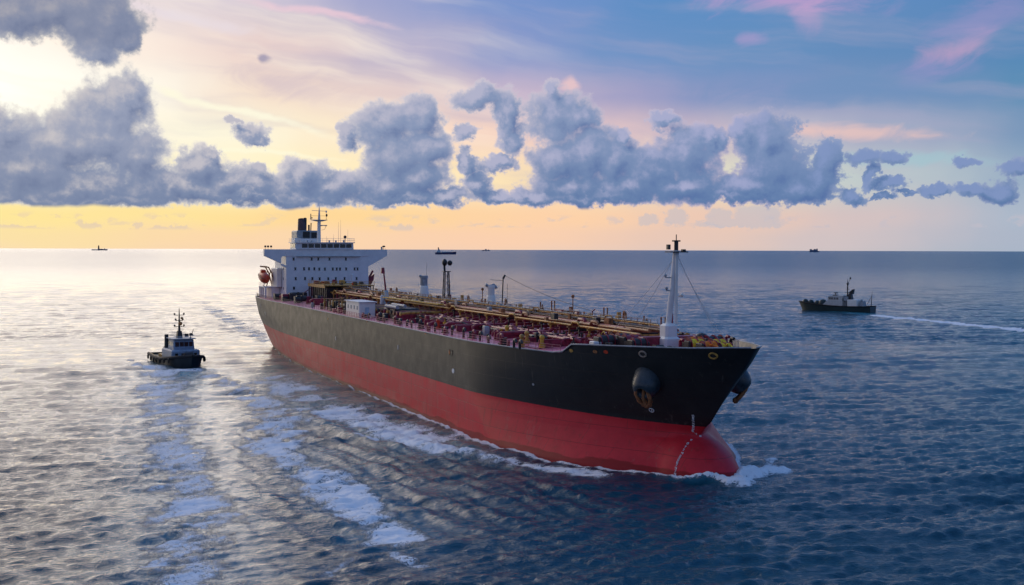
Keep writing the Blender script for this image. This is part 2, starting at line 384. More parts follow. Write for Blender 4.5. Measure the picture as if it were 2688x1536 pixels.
def hb(X, z):
    """half breadth"""
    w0 = np.interp(z, [-6, 0, 5, 10, 15], [.40, .62, .74, .85, .90])
    Xp = np.interp(z, [0, 5, 10, 15], [95, 75, 45, 22])
    t = np.clip((X - Xs(z)) / (Xp - Xs(z)), 0, 1)
    stern = w0 + (1 - w0) * np.sin(t * math.pi / 2) ** .9
    corner = np.clip(1 - ((np.clip(2.2 - (X - Xs(z)), 0, 2.2)) / 2.2) ** 2 * .12, 0, 1)
    Xf = np.interp(z, [0, 7, 15.5], [201, 192.3, 189.0]); xe = Xe_main(z)
    s = np.clip((X - Xf) / (xe - Xf), 0, 1)
    p = np.interp(z, [0, 7, 12, 18], [.485, .983, .836, .722])
    bow = (1 - s ** np.interp(z, [2, 12], [1.44, 1.69])) ** p
    m = BH * stern * corner * bow
    e = np.clip(1 - (np.clip(X - BX, 0, 99) / BA) ** 2 - ((z - BZ) / BC) ** 2, 0, 1)
    bulb = BY * np.sqrt(e) * sstep(X, 200, 222)
    m4 = (np.maximum(m, 1e-6) ** 3 + np.maximum(bulb, 1e-6) ** 3) ** (1/3)
    return np.where(X > Xe(z), 0, m4)
def yc(X): return -2.0 - .86 * sstep(X, 200, 238)
def side_y(X, z, side, inset=0.0): return float(yc(X) + side * max(0.0, float(hb(np.float64(X), np.float64(z))) - inset))
def ztop(X):
    X = np.asarray(X, float)
    z = 15.25 + .25 * sstep(X, 30, 0)
    fo = 16.75 + (X - 221) / 24.5 * .90 + .15 * sstep(X, 240, 245.5)
    return z + (fo - z) * sstep(X, 217.0, 220.6)
# ------------------------------------------------------------------ water: one sheet to the horizon, real waves near the camera
def make_water():
    a_in = np.linspace(-31, 31, 1060); a_out = np.linspace(31, 329, 150)[1:-1]
    ang = np.radians(np.concatenate([a_in, a_out])); na = len(ang)
    inv = np.concatenate([np.linspace(1/80, 1/420, 560)[:-1], np.linspace(1/420, 1/3000, 300)[:-1], np.linspace(1/3000, 1/90000, 70)])
    rad = np.concatenate([[4, 15, 30, 45, 60, 72], 1 / inv]); nr = len(rad)
    Rr, A = np.meshgrid(rad, ang, indexing='ij')
    x = (Rr * np.sin(A)).astype(np.float32).ravel(); y = (Rr * np.cos(A)).astype(np.float32).ravel(); r = Rr.ravel()
    dr = np.gradient(rad); cell = np.repeat(np.maximum(dr, rad * .00102), na)
    cell = np.where(np.abs(np.tile(ang, nr)) > R(31.01), np.maximum(cell, r * .035), cell)
    # foam / slick masks from strokes in ground coordinates
    near = np.where(r < 1900)[0]
    X, Y = x[near].astype(float), y[near].astype(float)
    def line_d(pts):
        best = np.full(len(X), 1e9); tt = np.zeros(len(X)); L = 0
        seg = [math.dist(pts[i], pts[i+1]) for i in range(len(pts)-1)]; tot = sum(seg)
        for i in range(len(pts)-1):
            ax, ay = pts[i]; bx, by = pts[i+1]; dx, dy = bx-ax, by-ay
            t = np.clip(((X-ax)*dx + (Y-ay)*dy) / (dx*dx+dy*dy), 0, 1)
            d = np.hypot(X-ax-t*dx, Y-ay-t*dy); k = d < best
            best = np.where(k, d, best); tt = np.where(k, (L + t*seg[i]) / tot, tt); L += seg[i]
        return best, tt
    def vnoise(sx, sy, seed, ang_=0.0, octv=4, px=None, py=None):
        rg = np.random.default_rng(seed); out_ = np.zeros(len(X)); amp = 1; s = 0
        c, s_ = math.cos(ang_), math.sin(ang_)
        u_ = ((X if px is None else px)*c + (Y if py is None else py)*s_) / sx; v_ = (-(X if px is None else px)*s_ + (Y if py is None else py)*c) / sy
        for o in range(octv):
            g = rg.random((256, 256)); uu = u_ * 2**o + 31*o; vv = v_ * 2**o + 17*o
            i = np.floor(uu).astype(int); j = np.floor(vv).astype(int); fu = uu - i; fv = vv - j
            fu = fu*fu*(3-2*fu); fv = fv*fv*(3-2*fv); i %= 256; j %= 256; i1 = (i+1) % 256; j1 = (j+1) % 256
            out_ += amp * ((g[i, j]*(1-fu) + g[i1, j]*fu)*(1-fv) + (g[i, j1]*(1-fu) + g[i1, j1]*fu)*fv); s += amp; amp *= .55
        return out_ / s
    sx_ = X - ox; sy_ = Y - oy; SX = sx_*ux + sy_*uy; SY = sx_*qx + sy_*qy      # ship coordinates
    SYc = SY - yc(SX); dh = np.abs(SYc) - hb(SX, np.full(len(SX), .15)); dh = np.where(SX > 242.4, np.hypot(np.clip(SX - 242.3, 0, 99), SYc), dh)
    dh = np.where(SX < .5, np.hypot(SX - .5, np.clip(np.abs(SYc) - 11, 0, 99)), dh)
    n1 = vnoise(5, 5, 1); n2 = vnoise(1.3, 1.3, 2, octv=5); n3 = vnoise(9, 3, 3, ang_=-SHIP_A + math.pi/2)
    foam = np.zeros(len(X)); slick = np.zeros(len(X)); aer = np.zeros(len(X)); hump = np.zeros(len(X))
    def stroke(pts, w0, w1, k0, k1, arr, pw=1.0):
        d, t = line_d(pts); ww = (w0 + (w1-w0)*t) * (.45 + 1.1*n1)
        arr[:] = np.maximum(arr, (k0 + (k1-k0)*t) * np.exp(-(d/ww)**2 * 1.2) ** pw)
        return d, t
    # thin foam hugging the hull and the bulb, strongest round the bulb
    k = np.interp(SX, [-5, 20, 120, 160, 205, 228, 243], [.4, .5, .8, 1.1, 1.15, 1.15, 1.5])
    hug = k * np.exp(-(np.clip(dh, 0, 99) / np.interp(SX, [0, 150, 200, 225, 238, 243], [.5, .8, 1.5, 1.4, 1.8, 2.6]))**2)
    hug *= (.55 + .75*n2)
    foam = np.maximum(foam, hug)
    front = [(37, 169), (34, 164.5), (30, 160.2), (25.5, 157)]
    stroke([(36.2, 163.6), (34.5, 162), (32.2, 160), (29, 157.8), (25, 155.6)], 2.4, 1.2, 1.4, 1.0, foam)
    stroke([(37.5, 172), (36.5, 168), (36.0, 165)], 2.2, 1.8, .9, 1.0, foam)
    stroke([(12, 159.5), (6, 164), (-2, 172), (-10, 181), (-17, 192), (-27, 207), (-38, 228)], 2.8, 6.0, 1.0, .78, foam)
    stroke([(-3, 170.5), (-9, 178), (-14, 184), (-19, 192)], 3.4, 4.6, 1.0, .92, foam)
    stroke([(-14, 190), (-22, 204), (-31, 221), (-43, 246), (-56, 282)], 7.0, 10.0, 1.0, .68, foam)
    stroke([(-17, 184), (-21, 187), (-25, 193)], 1.5, 1.5, .95, .8, foam)
    stroke([(-36, 182), (-31, 168), (-24, 155), (-19, 143), (-15, 132), (-12.5, 124)], 6.5, 4.5, .80, .98, foam)
    stroke([(-24, 146), (-19, 139)], 1.6, 1.6, .85, .7, foam)
    stroke([(-44, 218), (-38, 196), (-36, 182)], 7, 6, .66, .72, foam)
    stroke([(-86, 300), (-76, 262), (-62, 214), (-50, 178), (-42, 154), (-37, 138), (-34, 124), (-31, 113), (-28, 105)], 9.0, 6.5, .76, .68, foam)
    stroke([(-34, 120), (-31, 113)], 1.6, 1.6, .8, .8, foam)
    stroke([(-84, 296), (-78, 292), (-72, 285)], 4.0, 3.0, .75, .5, foam)
    stroke([(-103, 325), (-96, 308), (-88, 298)], 2.2, 2.5, .55, .8, foam)
    stroke([(-76, 293), (-63, 268), (-50, 238), (-40, 210)], 6, 8, .70, .66, foam)
    stroke([(-17, 110), (-15.5, 116.5), (-12, 118), (-8.5, 113.5)], 1.8, 1.8, .52, .48, foam)
    stroke([(152, 622), (158, 600)], 2.2, 1.6, 1.5, 1.0, foam)
    stroke([(169, 556), (174, 535), (181, 510), (188, 480), (194, 456), (200, 420)], 3.4, 6.0, 2.6, 1.6, foam)
    stroke([(-79, 389), (-100, 450), (-130, 540), (-175, 680)], 6, 10, .58, .45, foam)
    stroke([(-80, 298), (-74, 275), (-68, 255)], 9, 8, 1.3, .9, aer)
    stroke([(-95, 310), (-86, 297)], 4, 5, .6, .9, aer)
    stroke([(-17, 184), (-30, 204)], 2.5, 3, .6, .4, aer)
    stroke([(152, 620), (164, 582), (172, 552)], 5, 5, .8, .7, aer)
    stroke([(-36, 182), (-24, 155), (-13, 126)], 8, 6, .45, .45, aer)
    stroke([(-80, 290), (-62, 225), (-46, 168), (-38, 140), (-30, 108)], 14, 9, .75, .5, aer)
    stroke([(-9, 178), (-19, 196), (-37, 232), (-56, 282)], 7, 12, .5, .35, aer)
    aer = np.maximum(aer, .5*np.exp(-(np.clip(dh, 0, 99)/2.2)**2)*sstep(SX, 232, 241))
    stroke([(-64, 250), (-51, 205), (-43, 175), (-36, 150), (-29, 126), (-22, 104)], 7.5, 6.0, .42, .65, slick)
    stroke([(-12, 150), (-9, 128), (-8, 112)], 4, 4, .35, .6, slick)
    # waves
    z = np.zeros(len(x)); rg = np.random.default_rng(11)
    damp = np.ones(len(x)); damp[near] = 1 - .78*slick
    patch_ = np.ones(len(x)); 
    q1 = vnoise(38, 22, 8, .3, 3); patch_[near] = np.clip(.45 + 1.15*q1, .5, 1.6)
    wdir = math.radians(-78)                     # heading of the wind sea (towards the camera, a little to the right)
    for i in range(120):
        lam = 1.5 * (26/1.5) ** (i/111); th = wdir + rg.normal(0, .34 + .26*(lam < 5)); kx, ky = math.cos(th)*2*math.pi/lam, math.sin(th)*2*math.pi/lam
        amp = .0068 * lam**.62 * (1 if lam < 9 else (9/lam)**1.0) * (1.3 if lam < 4 else 1)
        fade = np.clip(2.0 - cell*3.0/lam, 0, 1); ph = rg.uniform(0, 6.28)
        ok = fade > 0
        arg = kx*x[ok] + ky*y[ok] + ph; s_ = np.sin(arg)
        z[ok] += amp * fade[ok] * (s_ + .12*np.cos(2*arg)) * damp[ok] * patch_[ok]
    # trains thrown off by the bow: crests swept back from the starboard shoulder
    hz = np.zeros(len(X))
    tr = sstep(-SY, 17, 27) * sstep(-SY, 78, 45) * sstep(SX, 150, 190) * sstep(SX, 262, 244)
    for lam, aa, o in ((5.2, .17, .32), (3.4, .10, .45), (7.5, .14, .22), (2.3, .06, .55)):
        th = -SHIP_A*0 + math.pi + o
        cx_, cy_ = math.cos(o + 1.15), -math.sin(o + 1.15)
        d_ = SX*math.cos(1.0 + o) - SY*math.sin(1.0 + o) + 3.0*vnoise(14, 14, 40 + int(lam))
        hz += .7*aa*np.sin(d_*2*math.pi/lam) * tr
    hz += .95*np.exp(-((dh-.9)/1.4)**2)*sstep(SX, 231, 240.5)*(.7 + .6*n2)          # bow wave heaped against the bulb
    dd, tt = line_d([(36.5, 164), (35, 162.6), (32.5, 160), (29, 157.8), (25, 155.6)]); hz += .5*np.exp(-(dd/1.1)**2)*(.5+n2)
    dd, tt = line_d([(-3, 170.5), (-9, 178), (-14, 184), (-19, 192), (-27, 207)]); hz += .45*np.exp(-(dd/2.2)**2)*(.4+n2)
    dd, tt = line_d([(-17, 181), (-22, 186), (-27, 196), (-36, 214)]); hz += .5*np.exp(-(dd/1.6)**2)
    dd, tt = line_d([(-108, 283), (-97, 300), (-90, 304)]); hz += .6*np.exp(-(dd/2.5)**2)
    dd, tt = line_d([(-98, 262), (-89, 280)]); hz += .5*np.exp(-(dd/2.)**2)
    hz += foam * (n2 - .5) * .35
    z[near] += hz
    # keep the sheet under the decks
    f_ = np.zeros(len(x), np.float32); a_ = np.zeros(len(x), np.float32); s2 = np.zeros(len(x), np.float32)
    n4 = vnoise(16, 11, 21, octv=3); st3 = np.clip((n3-.5)*2.4+.5, 0, 1); st4 = np.clip((n4-.5)*2.6+.5, 0, 1); st2 = np.clip((n2-.5)*2+.5, 0, 1)
    hugm = np.clip(hug*1.2, 0, 1)
    f_[near] = foam * np.maximum((.42 + .55*st3) * (.80 + .26*st4) * (.78 + .45*st2) * 1.28, hugm*.95); a_[near] = aer; s2[near] = slick
    co = np.stack([x, y, z.astype(np.float32)], 1)
    co = np.vstack([co, [[0, 0, 0]]]).astype(np.float32); cidx = nr*na
    i = np.arange(nr-1)[:, None]*na; j = np.arange(na)[None, :]; j1 = (j+1) % na
    quads = np.stack([i+j, i+na+j, i+na+j1, i+j1], -1).reshape(-1, 4)
    tris = np.stack([np.full(na, cidx), np.arange(na), (np.arange(na)+1) % na], 1)
    me = bpy.data.meshes.new('water'); me.vertices.add(len(co)); me.vertices.foreach_set('co', co.ravel())
    loops = np.concatenate([quads.ravel(), tris.ravel()]).astype(np.int32); me.loops.add(len(loops)); me.loops.foreach_set('vertex_index', loops)
    st = np.concatenate([np.arange(len(quads))*4, len(quads)*4 + np.arange(na)*3]).astype(np.int32)
    me.polygons.add(len(st)); me.polygons.foreach_set('loop_start', st)
    me.polygons.foreach_set('use_smooth', np.ones(len(st), bool)); me.update(calc_edges=True)
    for nm, arr in (('foam', f_), ('aerated', a_), ('slick', s2)):
        at = me.attributes.new(nm, 'FLOAT', 'POINT'); at.data.foreach_set('value', np.append(arr, 0).astype(np.float32))
    o = bpy.data.objects.new('water', me); C.objects.link(o); tag(o, kind='structure')
    if me.polygons[0].normal.z < 0: me.flip_normals()
    m = bpy.data.materials.new('sea water'); m.use_nodes = True; t = m.node_tree; b = NB(t); p = t.nodes['Principled BSDF']
    def attr(nm): nd = b.n('ShaderNodeAttribute', attribute_name=nm); return nd.outputs['Fac']
    pos = b.n('ShaderNodeNewGeometry').outputs['Position']
    dist = b.v('LENGTH', pos)
    fm = attr('foam'); ae = attr('aerated'); sl = attr('slick')
    wpos = b.v('MULTIPLY_ADD', b.noise(pos, .25, 3, .5, 0, '3D', True), (3., 3., 0), pos)
    fn = b.m('MULTIPLY_ADD', b.m('SUBTRACT', b.noise(wpos, 2.8, 7, .72, .9), .5), 2.3, .5); fn2 = b.noise(b.v('MULTIPLY', wpos, (1, 1, 0)), .55, 6, .6, .8)
    lace = b.m('ABSOLUTE', b.m('SUBTRACT', fn, .5))
    web = b.m('SUBTRACT', 1.0, b.m('MULTIPLY', lace, 7.0), clamp=True)
    thr = b.m('ADD', b.m('ADD', .12, b.m('MULTIPLY', fn, .66)), b.m('MULTIPLY', fn2, .18))
    thr = b.m('SUBTRACT', thr, b.m('MULTIPLY', web, .20))
    fmask = b.mr(b.m('SUBTRACT', fm, thr), -.03, .15)
    # water colour: deep blue green, paler where bubbles are mixed in
    deep = b.mix(b.mr(b.noise(pos, .012, 3, .5), .35, .65), (.001, .046, .076), (.002, .068, .110))
    wc = b.mix(b.m('MULTIPLY', ae, .85, clamp=True), deep, (.05, .34, .44))
    wc = b.mix(b.mr(fm, .10, .75, 0, .40), wc, (.08, .24, .34))
    wc = b.mix(fmask, wc, (.97, .97, .97))
    t.links.new(wc, p.inputs['Base Color'])
    p.inputs['IOR'].default_value = 1.333
    fd = b.mr(dist, 150, 2500, .07, .22)
    b.put(p.inputs['Roughness'], b.m('MAXIMUM', fd, b.m('MULTIPLY', fmask, .8)))
    # ripples below the size of the mesh; coarser ones take over with distance
    pr = b.xyz(b.v('DOT_PRODUCT', pos, (math.cos(.21), math.sin(.21), 0)), b.m('MULTIPLY', b.v('DOT_PRODUCT', pos, (-math.sin(.21), math.cos(.21), 0)), 1.5))
    r0 = b.noise(pr, 2.4, 5, .6, .4); r1 = b.noise(pr, .95, 6, .62, .5); r2 = b.noise(pr, .16, 5, .6, .4); r3 = b.noise(pr, .035, 4, .6, .3)
    calm = b.m('SUBTRACT', 1.0, b.m('MULTIPLY', sl, .80))
    h = b.m('MULTIPLY', b.m('MULTIPLY', r1, b.mr(dist, 1200, 200, .10, .27)), calm)
    h = b.m('ADD', h, b.m('MULTIPLY', b.m('MULTIPLY', r0, b.mr(dist, 700, 200, 0, .09)), calm))
    h = b.m('ADD', h, b.m('MULTIPLY', r2, b.mr(dist, 200, 900, .0, 1.5)))
    h = b.m('ADD', h, b.m('MULTIPLY', r3, b.mr(dist, 900, 5000, .0, 6.5)))
    bp = b.n('ShaderNodeBump'); bp.inputs['Strength'].default_value = 1.0; bp.inputs['Distance'].default_value = 1.0
    t.links.new(b.m('ADD', h, b.m('MULTIPLY', fmask, .18)), bp.inputs['Height']); t.links.new(bp.outputs[0], p.inputs['Normal'])
    me.materials.append(m)
    return o
make_water()

# ------------------------------------------------------------------ the tanker
ship = empty('tanker_ship', (ox, oy, 0), SHIP_A - math.pi / 2)
tag(ship, 'huge oil tanker with black and red hull, red deck and white deckhouse', 'ship')
hullm = bpy.data.materials.new('hull paint'); hullm.use_nodes = True
def hull_mat():
    t = hullm.node_tree; b = NB(t); p = t.nodes['Principled BSDF']; o = b.n('ShaderNodeTexCoord').outputs['Object']
    sp = b.n('ShaderNodeSeparateXYZ'); t.links.new(o, sp.inputs[0]); X, Y, Z = sp.outputs
    n_ = b.noise(o, .35, 6, .65); st = b.noise(b.v('MULTIPLY', o, (1.2, 1.2, .10)), 1.0, 6, .65)
    n5 = b.noise(o, 1.6, 6, .7)
    # plating: strakes 2.6 m high, butts every 11 m, staggered tone per plate
    br = b.n('ShaderNodeTexBrick'); t.links.new(b.xyz(X, Z, 0), br.inputs['Vector'])
    for k_, v_ in (('Scale', 1.0), ('Brick Width', 11.0), ('Row Height', 2.6), ('Mortar Size', .035), ('Mortar Smooth', .4)): br.inputs[k_].default_value = v_
    br.inputs['Color1'].default_value = (.0, .0, .0, 1); br.inputs['Color2'].default_value = (1, 1, 1, 1); br.inputs['Mortar'].default_value = (.5, .5, .5, 1)
    tone = br.outputs[0]; seam = br.outputs[1]
    red = b.mix(b.mr(n_, .3, .7), (.58, .020, .032), (.70, .030, .044))
    red = b.mix(b.m('MULTIPLY', tone, .14), red, (.52, .03, .034))
    red = b.mix(b.m('MULTIPLY', b.mr(st, .55, .72), .38), red, (.22, .035, .02))
    red = b.mix(b.m('MULTIPLY', b.mr(n5, .60, .72), .45), red, (.20, .05, .022))
    red = b.mix(b.m('MULTIPLY', b.mr(b.noise(b.v('MULTIPLY', o, (.5, .5, .14)), 1.0, 7, .7, .5), .58, .66), .35), red, (.46, .12, .10))
    wl = b.m('ADD', .95, b.m('MULTIPLY', b.m('SUBTRACT', b.noise(b.v('MULTIPLY', o, (.11, .11, .6)), 1, 4, .6), .5), 2.0))
    red = b.mix(b.m('MULTIPLY', b.mr(Z, b.m('ADD', wl, .12), b.m('SUBTRACT', wl, .12)), b.mr(X, 60, 190, .35, .85)), red, (.26, .006, .006))
    scum = b.m('ADD', .5, b.m('MULTIPLY', b.m('SUBTRACT', n_, .5), .9))
    red = b.mix(b.m('MULTIPLY', b.mr(Z, b.m('ADD', scum, .15), b.m('SUBTRACT', scum, .1)), b.mr(X, 200, 150, 0, .75)), red, (.26, .13, .07))
    blk = b.mix(b.mr(n_, .3, .7), (.016, .018, .019), (.026, .028, .028))
    blk = b.mix(b.m('MULTIPLY', tone, .12), blk, (.032, .033, .033))
    blk = b.mix(b.m('MULTIPLY', b.mr(st, .55, .75), .30), blk, (.050, .042, .034))
    blk = b.mix(b.m('MULTIPLY', b.mr(X, 225, 195), .0), blk, blk)
    blk = b.mix(b.m('MULTIPLY', b.mr(b.noise(b.v('MULTIPLY', o, (.9, .9, .08)), 1.0, 6, .7, .3), .60, .72), .55), blk, (.11, .10, .085))
    line = b.m('ADD', b.mr(X, 195, 235, 7.2, 6.4), b.m('MULTIPLY', b.m('SUBTRACT', n5, .5), .10))
    c = b.mix(b.mr(Z, b.m('SUBTRACT', line, .03), b.m('ADD', line, .03)), red, blk)
    c = b.mix(b.m('MULTIPLY', seam, .5), c, (.02, .016, .015))
    t.links.new(c, p.inputs['Base Color'])
    b.put(p.inputs['Roughness'], b.mr(n_, .25, .75, .36, .52)); p.inputs['Specular IOR Level'].default_value = .22
    bp = b.n('ShaderNodeBump'); bp.inputs['Strength'].default_value = .5; bp.inputs['Distance'].default_value = .06
    h = b.m('SUBTRACT', b.m('MULTIPLY', b.noise(o, .16, 3, .5), 1.0), b.m('MULTIPLY', seam, .5))
    h = b.m('ADD', h, b.m('MULTIPLY', st, .25))
    t.links.new(h, bp.inputs['Height']); t.links.new(bp.outputs[0], p.inputs['Normal'])
hull_mat()
def part(mb, name, mat, parent=None, **k): return mb.build(name, mat, parent or ship, **k)

def build_hull():
    ts = np.unique(np.concatenate([np.linspace(0, .03, 8), np.linspace(.03, .12, 14), np.linspace(.12, .78, 46), np.linspace(.78, .94, 46), np.linspace(.94, .985, 22), np.linspace(.985, 1, 22)]))
    vv = np.concatenate([np.linspace(-3, 0, 4)[:-1], np.linspace(0, 3.3, 9)[:-1], np.linspace(3.3, 4.6, 14)[:-1], np.linspace(4.6, 7.2, 7)[:-1], np.linspace(7.2, 15.0, 12)])
    nv = len(vv); V = []; F = []; mb = MB()
    for side in (-1, 1):
        o = len(V)
        for t in ts:
            for z in vv:
                X0 = float(Xs(z) + t*(Xe(z)-Xs(z)))
                z2 = z if z < 7.2 else 7.2 + (z-7.2)/(15.0-7.2)*(float(ztop(X0))-7.2)
                X = float(Xs(z2) + t*(Xe(z2)-Xs(z2)))
                V.append((X, side_y(X, z2, side), z2))
        for i in range(len(ts)-1):
            for j in range(nv-1):
                a = o+i*nv+j; q = (a, a+nv, a+nv+1, a+1); F.append(q if side < 0 else q[::-1])
        if side < 0: first = o
    n = len(ts)*nv
    mb.add(V, F, True)
    tr = [(j, j+1, n+j+1, n+j) for j in range(nv-1)]
    mb.add([V[j] for j in range(nv)] + [V[n+j] for j in range(nv)], [(j, j+1, nv+j+1, nv+j) for j in range(nv-1)])
    # inside of the bow bulwark
    for side in (-1, 1):
        vs = []; fs = []
        xs = list(np.linspace(217, 240, 40)) + [241.5, 243, 244, 245, 245.9]
        for X in xs:
            zt = float(ztop(X)); xb = min(X-.3, float(Xe(15.3))-.4); vs += [(X, side_y(X, zt, side), zt+.02), (X-.1, side_y(X, zt, side, .28), zt+.02), (xb, side_y(xb, 15.3, side, .45), 15.3)]
        for i in range(len(xs)-1):
            fs += [(3*i, 3*i+3, 3*i+4, 3*i+1), (3*i+1, 3*i+4, 3*i+5, 3*i+2)]
        mb.add(vs, fs, False)
    bmm = mb.build('hull', hullm, ship, fix=False)
    bm = bmesh.new(); bm.from_mesh(bmm.data); bmesh.ops.remove_doubles(bm, verts=bm.verts[:], dist=.004); bmesh.ops.recalc_face_normals(bm, faces=bm.faces[:]); bm.to_mesh(bmm.data); bm.free()
    return bmm
hull = build_hull()
# rub strip along the deck edge
for side in (-1, 1):
    pts = []
    for X in list(np.linspace(0, 240, 110)) + [242, 243.5, 245, 246, 246.6]:
        zt = float(ztop(X)); pts.append((X, side_y(X, zt, side), zt))
    part(MB().tube(pts, .11, 5), 'gunwale', grey)
# deck
def deck_mesh(x0, x1, zf, inset=.15, n=60, camber=.5):
    mb = MB(); xs = np.linspace(x0, x1, n); vs = []; fs = []; m = 9
    for X in xs:
        z = zf(X); y = max(0.02, float(hb(np.float64(X), np.float64(z))) - inset)
        for k in range(m):
            t = -1 + 2*k/(m-1); vs.append((X, float(yc(X)) + t*y, z + camber*(1-t*t)))
    for i in range(n-1):
        for k in range(m-1): fs.append((i*m+k, (i+1)*m+k, (i+1)*m+k+1, i*m+k+1))
    return mb.add(vs, fs, True)
part(deck_mesh(-.2, 219, lambda X: 15.12), 'deck', deckred)
part(deck_mesh(217.2, 244.3, lambda X: 15.5, .4), 'forecastle_deck', deckred)
def deckz(X, Y): return 15.12 + .5*(1 - (Y/20)**2)

# ---- deckhouse
YL, YR = -13.1, 11.9
house = part(MB().box(4, 20, YL, YR, 15.4, 27.85), 'deckhouse', white)
wins = [(-10.9,27.0),(-5.5,27.0),(-3.5,27.0),(-.1,27.0),(4.9,27.0),
 (-10.4,24.1),(-7.8,24.1),(-6.3,24.1),(-4.7,24.1),(-3.2,24.0),(-1.5,24.0),(.9,24.0),(2.1,24.0),(3.1,24.0),(5.0,24.0),(7.6,24.0),(8.5,24.0),
 (-10.3,21.2),(-7.5,21.2),(-5.3,21.2),(-3.1,21.1),(-.5,21.1),(1.8,21.1),(4.5,21.1),(8.2,21.1),(-10.8,18.4),(4.8,19.9)]
def window_mb(y, z, w, h):
    mb = MB(); mb.box(20.004, 20.06, y-w/2, y+w/2, z-h/2, z+h/2); return mb
for y, z in wins:
    wn_ = part(window_mb(y, z, .50, .78), 'window', glass, house)
    part(MB().box(20.0, 20.10, y-.34, y+.34, z+.40, z+.48).box(20.0, 20.08, y-.34, y+.34, z-.48, z-.40), 'window_frame', grey, house)
for x in (7, 10, 13, 16):
    for z in (18.2, 21.1, 24.0): part(MB().box(x-.3, x+.3, YL-.05, YL-.004, z-.4, z+.4), 'window', glass, house)
part(MB().box(10.5, 11.5, YL-.08, YL-.004, 16.0, 18.2), 'door', grey, house)
# wings: sloping underside, right-hand one mirrored
def wing(y_in, y_tip, slot):
    mb = MB(); s_ = 1 if y_tip > 0 else -1
    o = [(y_in, 29.85), (y_tip, 29.85), (y_tip, 27.95), (y_in, 24.7)] if not slot else \
        [(y_in, 29.85), (y_tip, 29.85), (y_tip, 27.95), (y_in - 1.55, 25.75), (y_in-1.55, 26.3), (y_in-1.5, 27.3), (y_in - 1.15, 27.75), (y_in, 27.85)]
    mb.prism(o, 0, 18.4, 19.95)
    if slot: mb.prism([(y_in-1.6, 25.7), (y_in-1.6, 25.25), (y_in, 24.5), (y_in, 25.1)], 0, 18.4, 19.9)
    mb.prism([(y_in, 29.0), (y_tip, 29.0), (y_tip, 28.9), (y_in, 28.9)], 0, 15.2, 18.4)
    return part(mb, 'bridge_wing', white)
wl_ = wing(YL+.02, -19.5, True); wr_ = wing(YR-.02, 17.8, False)
part(MB().box(15.2, 20.15, YL, YR, 27.86, 29.85), 'bridge_deck', white)
part(MB().box(19.9, 20.75, -10.1, 9.3, 27.70, 27.86), 'bridge_ledge', grey)
for y in (-19.1, -18.3, -17.4): part(MB().tube([(19.4, y, 29.8), (19.4, y, 30.5)], .05, 4).box(19.15, 19.6, y-.28, y+.28, 30.4, 30.95, bevel=.08), 'wing_lamp', darkm, wl_)
part(MB().tube([(19.4, 16.7, 29.8), (19.4, 16.7, 30.5)], .10, 5).ball((19.4, 16.9, 30.8), .45, 8, 5, (.8, 1.2, .6)), 'wing_lamp', darkm, wr_)
part(MB().tube([(19.4, 17.3, 29.8), (19.4, 17.3, 30.3)], .06, 4).box(19.2, 19.6, 16.0, 16.4, 29.85, 30.7), 'wing_console', grey, wr_)
wh = part(MB().box(13, 20.4, -10.4, 7.2, 29.86, 31.75, taper=.01), 'wheelhouse', white)
part(MB().box(12.6, 20.9, -10.8, 7.5, 31.76, 31.98), 'wheelhouse_roof', white)
ys = np.linspace(-8.6, 6.7, 9)
for i in range(8): part(MB().box(20.32, 20.47, ys[i]+.14, ys[i+1]-.14, 30.35, 31.45), 'window', glass, wh)
for i in range(3): part(MB().box(14.2+i*2, 15.7+i*2, -10.47, -10.35, 30.35, 31.45), 'window', glass, wh)
def railing(pts, h=1.0, n=None, rr=.035, bars=2, mat=white, name='railing', parent=None):
    mb = MB(); pts = [Vector(p) for p in pts]
    for k in range(1, bars+1): mb.tube([p + Vector((0, 0, h*k/bars)) for p in pts], rr, 4)
    for a, b_ in zip(pts[:-1], pts[1:]):
        m = max(1, round((b_-a).length/1.6)) if n is None else n
        for k in range(m+1): p = a.lerp(b_, k/m); mb.tube([p, p + Vector((0, 0, h))], rr, 4)
    return part(mb, name, mat, parent)
railing([(13, -10.7, 31.98), (20.8, -10.7, 31.98), (20.8, 7.4, 31.98), (13, 7.4, 31.98)], 1.15)
railing([(2, -12.9, 27.86), (15, -12.9, 27.86)], 1.1); railing([(1.2, -17, 18.6), (1.2, -12, 18.6)], 1.1)
# radar mast
rm = part(MB().tube([(17, -2.6, 31.9), (17, -2.55, 35.5), (17, -2.5, 38.6)], [.62, .52, .50], 12).tube([(17, -2.5, 38.6), (17, -2.45, 41.3), (17, -2.45, 42.7)], [.42, .22, .07], 8), 'radar_mast', cream)
part(MB().add([(17+1.1*math.cos(a)*r_, -2.5+2.6*math.sin(a)*r_, z) for z, r_ in ((38.2, .35), (38.62, 1), (38.72, 1)) for a in np.linspace(0, 2*math.pi, 17)[:-1]],
     [(r_*16+i, r_*16+(i+1) % 16, r_*16+16+(i+1) % 16, r_*16+16+i) for r_ in range(2) for i in range(16)] + [tuple(range(32, 48))]), 'mast_platform', grey, rm)
part(MB().tube([(17, -4.7, 41.5), (17, -.1, 41.3)], .07, 5).tube([(17, -.3, 41.3), (17, -.3, 40.2)], .05, 4).box(16.9, 17.1, -.5, -.1, 40.9, 41.5), 'crossbar', cream, rm)
part(MB().ball((17, -.2, 40.1), .38, 8, 6, (.8, .8, 1.2)).tube([(17, -.2, 38.7), (17, -.2, 39.8)], .05, 4), 'lamp_cluster', darkm, rm)
part(MB().box(16.7, 17.3, -5.15, -4.9, 38.8, 40.5, taper=.4).box(16.8, 17.2, -4.9, -4.5, 39.1, 39.4), 'lamp_cluster', darkm, rm)
